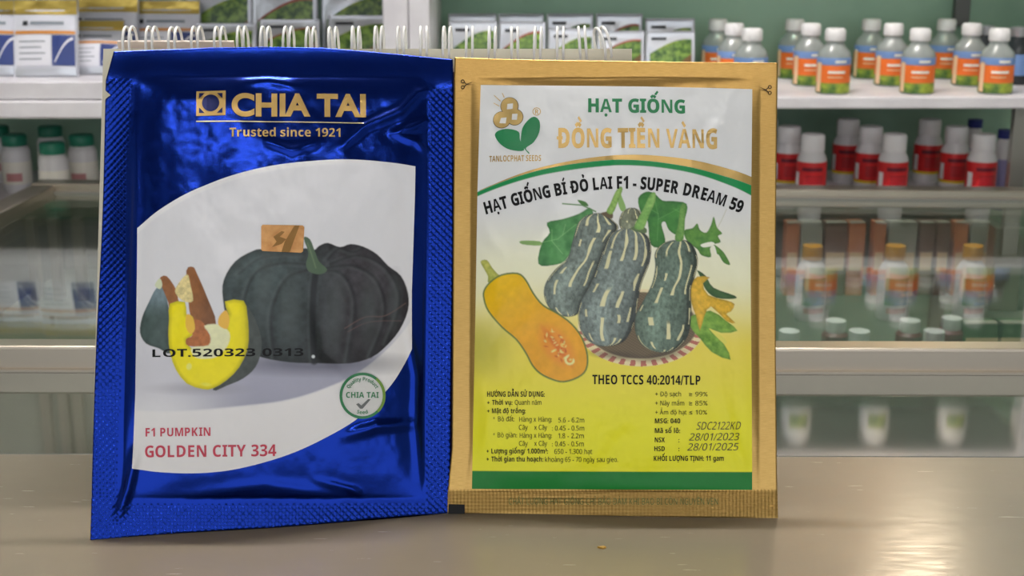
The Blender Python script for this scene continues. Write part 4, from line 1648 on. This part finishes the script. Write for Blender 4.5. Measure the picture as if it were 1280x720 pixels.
# --- printed panel
nu, nv = 430, 620
U, V = np.meshgrid(np.linspace(0, 1, nu), np.linspace(0, 1, nv))
pl = lambda y: np.interp(y, [106, 240, 400, 612], [601, 597, 594.3, 590])
pr = lambda y: np.interp(y, [106, 300, 612], [940, 937.5, 940])
ptop = lambda x: 106.5 + (x - 601) * 0.0165
pbot = lambda x: 611.0 + (x - 590) * 0.0035
yy = 106 + 506 * V
X = pl(yy) * (1 - U) + pr(yy) * U
Yp = ptop(X) * (1 - V) + pbot(X) * V
X, Yp = X.ravel(), Yp.ravel()
ALL = np.ones(X.shape, bool)
g = Paint(X, Yp, ink(186, 187, 188))
g.blend(ALL, sstep(255, 345, Yp), ink(206, 200, 172))
g.blend(ALL, sstep(335, 440, Yp), ink(204, 184, 74))
g.blend(ALL, sstep(420, 560, Yp), ink(228, 196, 30))
g.blend(ALL, sstep(380, 430, Yp) * sstep(660, 600, X) * sstep(490, 440, Yp) * 0.6, ink(140, 140, 60))


def fitf(pts):
    xs, ys = zip(*pts)
    cf = np.polyfit((np.array(xs) - 770) / 170.0, ys, 4)
    return lambda x: np.polyval(cf, (x - 770) / 170.0)


gt = fitf([(597, 240.5), (640, 225), (674, 215), (730, 206), (787, 202.5), (830, 206), (871, 214), (938, 232)])
gb = fitf([(597, 246), (640, 231.5), (674, 222), (730, 213), (787, 210), (830, 213), (871, 221), (938, 245)])
# green bands
g.blend(ALL, np.clip(Yp - gt(X) + 0.5, 0, 1) * np.clip(gb(X) - Yp + 0.5, 0, 1), ink(14, 116, 62))
gbt = lambda x: 588.5 + (x - 590) * 0.004
g.blend(ALL, np.clip((Yp - gbt(X)) + 0.5, 0, 1), ink(10, 104, 36))


def c3(*pts):
    return [(640 + a / 3.0, 230 + b / 3.0) for a, b in pts]


def c2(*pts):
    return [(590 + a / 4.0, 310 + b / 4.0) for a, b in pts]


def leafsh(c1, c2_, sc=6.0):
    return lambda X, Y, sd: (np.asarray(ink(*c1)) + (np.asarray(ink(*c2_)) - ink(*c1)) * fbm(X / sc, Y / sc)[:, None]) * (0.75 + 0.25 * np.clip(-sd / 3, 0, 1))[:, None]


# leaves behind
g.poly(c3((132, 152), (190, 140), (250, 120), (290, 98), (302, 125), (262, 150), (240, 220), (200, 295), (150, 312), (100, 306), (112, 230), (142, 190)), 0, 1.3, shade=leafsh((34, 84, 44), (84, 140, 84), 10))
for q in (((105, 228), (170, 215), (240, 160)), ((150, 220), (150, 180)), ((150, 222), (190, 270)), ((190, 200), (200, 160))):
    g.line(c3(*q), ink(120, 164, 110), 0.9, 1.2, 0.45)
g.poly(c3((35, 219), (105, 222), (106, 238), (40, 232)), ink(110, 140, 84), 1.2)
g.line(c3((190, 82), (262, 88), (312, 112)), ink(70, 110, 60), 1.6)
g.poly(c3((245, 68), (275, 76), (285, 92), (262, 88)), ink(60, 100, 50), 1.2)
g.poly(c3((470, 62), (500, 38), (530, 44), (560, 70), (600, 72), (650, 82), (646, 130), (618, 195), (584, 180), (570, 150), (556, 160), (570, 215), (560, 245), (515, 235), (505, 150), (478, 112)), 0, 1.2, shade=leafsh((30, 82, 36), (64, 124, 54), 8))
for q in (((530, 60), (545, 130), (540, 220)), ((545, 120), (510, 100)), ((545, 140), (620, 100)), ((600, 100), (640, 120))):
    g.line(c3(*q), ink(96, 150, 84), 0.9, 1.2, 0.45)
for q in (((640, 182), (672, 172), (690, 154), (700, 178), (724, 188), (742, 158), (752, 128), (764, 168), (784, 190), (768, 200), (778, 222), (750, 232), (738, 248), (742, 278), (706, 272), (690, 250), (652, 222)),
          ((752, 232), (780, 250), (796, 268), (815, 305), (790, 298), (772, 270), (758, 262))):
    g.poly(c3(*q), 0, 1.1, shade=leafsh((44, 94, 40), (96, 140, 62)))
for q in (((704, 232), (742, 222), (756, 230), (736, 240), (710, 242)), ((748, 240), (756, 238), (764, 268), (756, 262))):
    g.poly(c3(*q), ink(204, 202, 186), 1.0)
g.line(c3((765, 172), (782, 140), (800, 100)), ink(150, 150, 120), 0.8, 1.0, 0.6)
# basket
g.ell(800, 411, 78, 47.5, 0.0, ink(196, 184, 146), 1.4)
th = np.arctan2((Yp - 411) / 47.5, (X - 800) / 78)
rr_ = np.hypot((X - 800) / 78, (Yp - 411) / 47.5)
chk = (np.sin(th * 34) > 0.05) & (rr_ < 1.0) & (rr_ > 0.85) & (Yp > 411)
g.blend(chk, np.full(chk.sum(), 0.85), ink(150, 66, 66))
g.ell(800, 408, 70, 41, 0.0, ink(96, 84, 66), 1.6)
sel = (((X - 800) / 70) ** 2 + ((Yp - 408) / 41) ** 2 < 0.97)
wv_ = 0.65 + 0.5 * (np.sin(X[sel] * 1.5) * np.sin(Yp[sel] * 1.9 + X[sel] * 0.4) * 0.5 + 0.5)
g.c[sel] = g.c[sel] * wv_[:, None]
g.ell(770, 445, 30, 5, 0.1, ink(60, 54, 46), 5, 0.6)
g.ell(826, 446, 26, 5, -0.2, ink(60, 54, 46), 5, 0.6)
# lower leaves, blossom
g.poly(c3((665, 500), (740, 478), (800, 515), (842, 552), (780, 560), (735, 545), (790, 600), (816, 660), (745, 632), (700, 580), (668, 545)), 0, 1.2, 2, shade=leafsh((62, 104, 36), (130, 168, 70), 5))
g.poly(c3((735, 545), (770, 562), (800, 590), (790, 600)), ink(190, 184, 84), 1.2)
g.poly(c3((690, 328), (722, 348), (752, 392), (832, 420), (830, 432), (762, 430), (722, 400), (700, 350)), 0, 1.2, shade=leafsh((36, 66, 40), (66, 96, 56)))
g.poly(c3((664, 385), (690, 352), (738, 354), (712, 376), (732, 420), (800, 438), (832, 452), (818, 480), (800, 490), (834, 522), (800, 516), (742, 462), (716, 500), (700, 552), (686, 500), (668, 450)), 0, 1.2, 2,
       shade=lambda X, Y, sd: (ink(206, 160, 52) * (0.6 + 0.55 * fbm(X / 4, Y / 4))[:, None]) * (0.7 + 0.3 * np.clip(-sd / 3, 0, 1))[:, None])


def squash(out, seed, tint, stripes):
    P = smooth_pts(out, 4)
    ys = np.array([q[1] for q in P])
    g_y = np.linspace(ys.min(), ys.max(), 120)
    lo, hi = [], []
    for yv in g_y:
        xs = []
        for i in range(len(P)):
            a, b = P[i], P[(i + 1) % len(P)]
            if (a[1] - yv) * (b[1] - yv) <= 0 and a[1] != b[1]:
                xs.append(a[0] + (yv - a[1]) / (b[1] - a[1]) * (b[0] - a[0]))
        lo.append(min(xs))
        hi.append(max(xs))

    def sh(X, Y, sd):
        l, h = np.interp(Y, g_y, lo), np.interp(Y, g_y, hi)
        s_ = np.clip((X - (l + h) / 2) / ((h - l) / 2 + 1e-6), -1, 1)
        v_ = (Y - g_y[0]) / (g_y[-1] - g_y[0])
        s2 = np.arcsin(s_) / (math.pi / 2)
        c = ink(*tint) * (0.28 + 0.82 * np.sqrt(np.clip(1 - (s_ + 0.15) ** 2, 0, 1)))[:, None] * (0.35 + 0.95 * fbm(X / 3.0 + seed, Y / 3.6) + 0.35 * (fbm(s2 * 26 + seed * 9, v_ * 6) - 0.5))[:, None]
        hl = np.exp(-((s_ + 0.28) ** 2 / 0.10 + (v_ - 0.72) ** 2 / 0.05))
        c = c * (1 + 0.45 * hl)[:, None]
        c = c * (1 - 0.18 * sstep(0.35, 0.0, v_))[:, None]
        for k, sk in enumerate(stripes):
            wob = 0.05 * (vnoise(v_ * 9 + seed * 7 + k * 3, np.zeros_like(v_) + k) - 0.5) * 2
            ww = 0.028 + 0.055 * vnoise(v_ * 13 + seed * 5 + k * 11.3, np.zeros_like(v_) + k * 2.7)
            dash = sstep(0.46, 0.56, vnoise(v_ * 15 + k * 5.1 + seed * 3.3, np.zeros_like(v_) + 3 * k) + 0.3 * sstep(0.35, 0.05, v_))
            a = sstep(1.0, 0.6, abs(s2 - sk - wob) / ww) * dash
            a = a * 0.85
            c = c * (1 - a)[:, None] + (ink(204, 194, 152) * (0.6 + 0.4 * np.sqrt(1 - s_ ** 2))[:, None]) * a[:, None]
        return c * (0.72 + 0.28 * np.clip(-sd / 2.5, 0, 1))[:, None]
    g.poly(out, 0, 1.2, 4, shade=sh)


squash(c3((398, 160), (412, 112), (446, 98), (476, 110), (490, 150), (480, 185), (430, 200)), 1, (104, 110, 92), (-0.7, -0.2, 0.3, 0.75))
g.poly(c3((392, 52), (402, 40), (410, 60), (424, 100), (408, 112), (396, 86)), ink(112, 146, 84), 1.2)
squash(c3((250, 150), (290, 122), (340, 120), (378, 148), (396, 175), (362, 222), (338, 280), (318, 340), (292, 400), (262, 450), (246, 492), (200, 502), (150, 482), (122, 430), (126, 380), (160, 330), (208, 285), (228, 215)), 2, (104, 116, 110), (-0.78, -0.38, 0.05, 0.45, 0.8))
g.poly(c3((330, 120), (362, 112), (376, 122), (370, 140)), ink(84, 72, 56), 1.2)
g.poly(c3((352, 112), (366, 84), (384, 42), (402, 20), (412, 30), (398, 68), (374, 122)), 0, 1.2, shade=leafsh((84, 124, 54), (138, 170, 92), 4))
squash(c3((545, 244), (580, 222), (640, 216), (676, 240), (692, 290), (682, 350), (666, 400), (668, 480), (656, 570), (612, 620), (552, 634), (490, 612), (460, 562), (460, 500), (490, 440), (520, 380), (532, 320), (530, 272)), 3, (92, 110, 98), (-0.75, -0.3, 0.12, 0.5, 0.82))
g.poly(c3((606, 215), (618, 160), (628, 90), (646, 86), (644, 130), (638, 214)), 0, 1.2, shade=leafsh((64, 112, 50), (116, 156, 80), 4))
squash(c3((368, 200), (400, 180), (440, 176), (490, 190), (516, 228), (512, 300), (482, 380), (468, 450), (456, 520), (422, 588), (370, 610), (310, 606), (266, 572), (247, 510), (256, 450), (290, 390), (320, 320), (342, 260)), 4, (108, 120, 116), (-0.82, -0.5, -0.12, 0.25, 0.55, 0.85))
g.poly(c3((440, 178), (470, 164), (500, 176), (494, 194)), ink(78, 96, 66), 1.2)
g.poly(c3((454, 170), (486, 108), (514, 48), (534, 42), (532, 76), (510, 126), (488, 178)), 0, 1.2, shade=leafsh((82, 132, 62), (136, 176, 98), 4))
# halved squash
CUT = c2((58, 215), (90, 172), (150, 136), (230, 130), (272, 162), (312, 232), (360, 290), (430, 330), (500, 382), (552, 452), (579, 540), (572, 612), (530, 652), (460, 674), (400, 662), (340, 632), (300, 590), (268, 530), (220, 462), (150, 402), (82, 322), (58, 260))


def cutsh(X, Y, sd):
    k = sstep(0, 1, ((X - 610) * 0.62 + (Y - 345) * 0.78) / 120.0)
    c = ink(212, 160, 8) * (1 - k)[:, None] + ink(230, 142, 40) * k[:, None]
    c = c * (0.88 + 0.22 * fbm(X / 8, Y / 8))[:, None]
    r_ = sstep(-2.6, -1.4, sd)
    return c * (1 - r_)[:, None] + ink(88, 104, 52) * r_[:, None]


g.poly(c2((44, 70), (76, 64), (104, 104), (130, 134), (146, 152), (84, 176), (82, 146), (62, 108)), 0, 1.3, shade=leafsh((126, 136, 54), (178, 176, 94), 4))
g.poly(CUT, 0, 1.3, shade=cutsh)
cx_, cy_, an = 590 + 424 / 4, 310 + 494 / 4, 0.92
g.ell(cx_, cy_, 29, 15.5, an, ink(222, 124, 50), 9, 0.75)
g.ell(cx_, cy_, 24, 3.4, an, ink(176, 72, 36), 4, 0.6)
rs = np.random.RandomState(3)
for k in range(46):
    a_, b_ = rs.uniform(-1, 1), rs.uniform(-1, 1)
    if a_ * a_ + b_ * b_ > 1:
        continue
    u_, v_ = a_ * 25, b_ * 12
    xx_, yy_ = cx_ + u_ * math.cos(an) - v_ * math.sin(an), cy_ + u_ * math.sin(an) + v_ * math.cos(an)
    ed = rs.rand() < 0.45
    g.ell(xx_, yy_, rs.uniform(1.6, 2.8), rs.uniform(0.8, 1.4), rs.uniform(0, 3), ink(232, 190, 116) if ed else ink(172, 78, 36), 1.2, 0.7)
for k in range(9):
    a_ = 0.2 + k * 0.5
    g.ell(cx_ + 16 + 5 * math.cos(a_), cy_ + 17 + 5 * math.sin(a_), 2.6, 1.3, a_ + 1.2, ink(236, 206, 136), 1.2, 0.75)
gp = link('picture_panel', np_mesh('picture_panel', gold.loc(X, Yp, 0.00018), grid_faces(nu, nv), True, None, g.c.reshape(-1, 3)), m_print, tg)
gp['label'] = 'printed panel fading from silver to yellow with striped squashes in a basket'

# --- gold line above the green arc
bm = bmesh.new()
ga = fitf([(600, 239.5), (640, 224.5), (674, 212), (708, 204), (760, 198.5), (815, 197.5), (870, 204), (899, 210), (938, 222)])
xs = np.linspace(600, 938.5, 60)
up_ = [bm.verts.new((x, min(ga(x), gt(x) - 0.5), 0)) for x in xs]
dn_ = [bm.verts.new((x, gt(x) + 0.2, 0)) for x in xs]
for i in range(59):
    bm.faces.new((up_[i], up_[i + 1], dn_[i + 1], dn_[i]))
place2d('gold_arc', gold, bm, m_gold, tg, 0.0004)

# --- lettering
m_grt = mat('deep_green_ink', L(16, 124, 72), 0.4)
text('title_lettering', gold, [('HẠT GIỐNG', 735, 855.5, 125.5, 142.5, 'h')], m_grt, tg, warp=lambda x, y, yb: (x, y + (x - 735) * 0.012))
text('brand_lettering', gold, [('ĐỒNG TIỀN VÀNG', 696, 895, 163, 187, 'h')], m_gold, tg, warp=lambda x, y, yb: (x, y + (x - 696) * 0.006))
text('logo_lettering', gold, [('TANLOCPHAT SEEDS', 612, 676.5, 196.5, 204)], m_gold, tg)
bl = fitf([(608, 269), (640, 260.5), (666, 254), (697, 247), (739, 241), (775, 239.5), (823, 241), (850, 246), (880, 253.5), (926, 268)])


def arcw(x, y, yb):
    e = 1.0
    s_ = (bl(x + e) - bl(x - e)) / (2 * e)
    hgt = yb - y
    n = math.hypot(1, s_)
    return x + hgt * s_ / n, bl(x) - hgt / n


text('variety_lettering', gold, [('HẠT GIỐNG BÍ ĐỎ LAI F1 - SUPER DREAM 59', 608, 925, 225, 240, 'h')], m_ink, tg, warp=arcw)
text('standard_lettering', gold, [('THEO TCCS 40:2014/TLP', 740, 874, 469, 480.5)], m_ink, tg, warp=lambda x, y, yb: (x, y + (x - 740) * 0.006))
lines = [('HƯỚNG DẪN SỬ DỤNG:', 609.5, 681, 489.5, 496.0, 'b'), ('+', 609.5, 612.5, 501, 505.5, 'b'), ('Thời vụ:', 615.5, 641, 500, 506.0, 'b'), ('Quanh năm', 644, 677, 500, 506.0),
         ('+', 609.5, 612.5, 511.5, 516, 'b'), ('Mật độ trồng:', 615.5, 657.5, 510.5, 516.4, 'b'), ('*', 617, 619, 521, 526), ('Bò đất:', 623, 643.5, 520.5, 526.5), ('Hàng x Hàng:', 649.5, 690, 521, 527), ('5.6 - 6.2m', 698, 730, 522, 528),
         ('Cây', 649, 660, 531, 537), ('x Cây', 668, 684, 531, 537), (': 0.45 - 0.5m', 690, 730, 532, 538), ('*', 617, 619, 541, 546), ('Bò giàn:', 622.5, 646.5, 540.5, 546.5), ('Hàng x Hàng:', 650, 690, 541, 547), ('1.8 - 2.2m', 698, 729.5, 541.5, 547.5),
         ('Cây', 649, 660, 551, 557), ('x Cây', 668, 684, 551, 557), (': 0.45 - 0.5m', 690, 729.5, 551.5, 557.5), ('+', 608.5, 611.5, 561.5, 566, 'b'), ('Lượng giống/ 1.000m³:', 614.5, 685, 560.5, 566.6, 'b'), ('650 - 1.300 hạt', 693, 740, 561, 567),
         ('+', 608.5, 611.5, 571.5, 576, 'b'), ('Thời gian thu hoạch:', 614.5, 679, 570.5, 576.6, 'b'), ('khoảng 65 - 70 ngày sau gieo.', 681.5, 772, 571, 577)]
text('instruction_lettering', gold, lines, m_ink, tg, style='s', step=None, res=2)
lines = [('+ Độ sạch', 818, 850, 489.8, 495.5), ('≥ 99%', 860, 883, 490, 495.5), ('+ Nảy mầm', 818, 854, 501, 506.8), ('≥ 85%', 860, 883, 501, 506.8), ('+ Ẩm độ hạt', 818, 857, 512.5, 518), ('≤ 10%', 860, 882.5, 512.5, 518),
         ('MSG: 040', 817.5, 849, 523, 529, 'b'), ('Mã số lô:', 817.5, 849, 535, 541, 'b'), ('NSX', 817.5, 830, 546.5, 552.5, 'b'), (':', 847, 848.2, 546.5, 552.5, 'b'), ('HSD', 817, 830, 557.5, 563.5, 'b'), (':', 847, 848.2, 557.5, 563.5, 'b'),
         ('KHỐI LƯỢNG TỊNH: 11 gam', 816.5, 904, 569.5, 575.7, 'b')]
text('quality_lettering', gold, lines, m_ink, tg, style='s', step=None, res=2)
m_stamp = mat('stamp_ink', L(74, 70, 40), 0.5)
sl = lambda x, y, yb: (x + (yb - y) * 0.22, y - (x - 858) * 0.006)
text('date_stamp', gold, [('SDC2122KD', 869, 924, 527.5, 537), ('28/01/2023', 860, 922, 541.5, 550.5), ('28/01/2025', 858, 921, 554, 563)], m_stamp, tg, style='s', step=None, warp=sl, res=2)
m_seal = mat('seal_ink', L(92, 104, 48), 0.4, 0.4)
text('seal_lettering', gold, [('CHẤT LƯỢNG HẠT GIỐNG CHỈ BẢO ĐẢM KHI BAO BÌ CÒN NGUYÊN VẸN', 636, 897, 622.5, 630.5)], m_seal, tg, style='s', step=None, res=2)
shapes('registration_mark', gold, [[(561, 630), (581, 630.5), (581, 642.2), (560.5, 642)]], m_ink, tg)


# scissors marks
def scissors(cx, cy, d):
    bm = bmesh.new()
    add_ring(bm, cx - 4.5 * d, cy - 3.2, 1.5, 2.4, 16)
    add_ring(bm, cx - 4.5 * d, cy + 4.0, 1.5, 2.4, 16)
    for q in ([(cx - 2.8 * d, cy - 2.0), (cx - 2.2 * d, cy - 2.8), (cx + 1.0 * d, cy + 0.2), (cx + 0.2 * d, cy + 0.9)],
              [(cx - 2.8 * d, cy + 2.8), (cx - 2.2 * d, cy + 3.5), (cx + 1.0 * d, cy + 0.6), (cx + 0.2 * d, cy - 0.1)],
              [(cx + 0.2 * d, cy - 0.1), (cx + 9 * d, cy - 3.4), (cx + 1.2 * d, cy + 0.7)],
              [(cx + 0.2 * d, cy + 0.4), (cx + 11 * d, cy + 0.9), (cx + 1.2 * d, cy + 1.1)]):
        add_poly(bm, q)
    return bm


place2d('scissors_mark', gold, scissors(583, 105.5, 1), m_ink, tg, 0.0005, None)
place2d('scissors_mark', gold, scissors(957.5, 112.5, -1), m_ink, tg, 0.0005, None)
# company logo: three coins over two leaves
m_coin = mat('coin_gold_ink', L(206, 176, 112), 0.35, 0.55)
m_coind = mat('coin_edge_ink', L(92, 74, 44), 0.4)
coins = ((637, 133.7, 10.7), (627.5, 151.0, 10.4), (643.8, 148.0, 10.0))
lo = shapes('logo_coins', gold, [circle(a, b, r + 0.7) for a, b, r in coins], m_coind, tg, 0.0004)
shapes('coin', gold, [circle(a, b, r) for a, b, r in coins], m_coin, lo, 0.0006)
shapes('coin_hole', gold, [[(634.5, 131), (641.5, 130.5), (641, 137.5), (633.8, 138)], [(626.5, 148.8), (633.5, 148.2), (632.5, 156), (624.5, 155.5)], [(640.5, 144), (647.2, 144), (646.5, 151.8), (640, 151.5)]], m_wh, lo, 0.0008)
shapes('coin_ray', gold, [[(617, 119.5), (618, 119.5), (626.3, 127), (625.5, 127.8)], [(627.5, 117), (628.2, 116.7), (631, 122.4), (629.8, 122.8)], [(617, 129), (624.5, 133), (624.2, 134), (617, 129.8)]], m_coin, lo, 0.0006)


def c7(*pts):
    return [(600 + a / 6.55, 110 + b / 6.55) for a, b in pts]


shapes('logo_leaf', gold, [smooth_pts(c7((125, 400), (150, 362), (230, 346), (318, 372), (330, 440), (362, 526), (250, 520), (170, 472)), 4)], m_grt, tg)
shapes('logo_leaf', gold, [smooth_pts(c7((336, 430), (350, 340), (400, 272), (450, 250), (490, 292), (485, 380), (440, 460), (378, 508), (405, 545), (400, 554), (360, 505), (340, 470)), 4)], m_grt, tg)
bm = bmesh.new()
add_ring(bm, 671, 141.5, 4.3, 5.2, 24)
place2d('registered_mark', gold, bm, m_gold, tg, 0.0005, None)
text('registered_letter', gold, [('R', 669, 673.4, 138.6, 144.6)], m_gold, tg, step=None)

# a crumb of seed husk on the counter
m_husk = mat('husk', L(170, 130, 40), 0.6)
hp = on_table(752, 685)
bm = bmesh.new()
bmesh.ops.create_icosphere(bm, subdivisions=2, radius=1.0)
for v in bm.verts:
    k_ = 1 + 0.35 * math.sin(v.co.x * 5 + v.co.y * 7)
    v.co = (v.co.x * 0.0016 * k_, v.co.y * 0.0010 * k_, max(v.co.z, -0.6) * 0.0005 + 0.0003)
me_ = bpy.data.meshes.new('seed_husk')
bm.to_mesh(me_)
bm.free()
hk = link('seed_husk', me_, m_husk)
hk.location = (hp[0], hp[1], TZ)
tag(hk, 'tiny yellow-brown crumb lying on the counter before the gold packet', 'crumb')
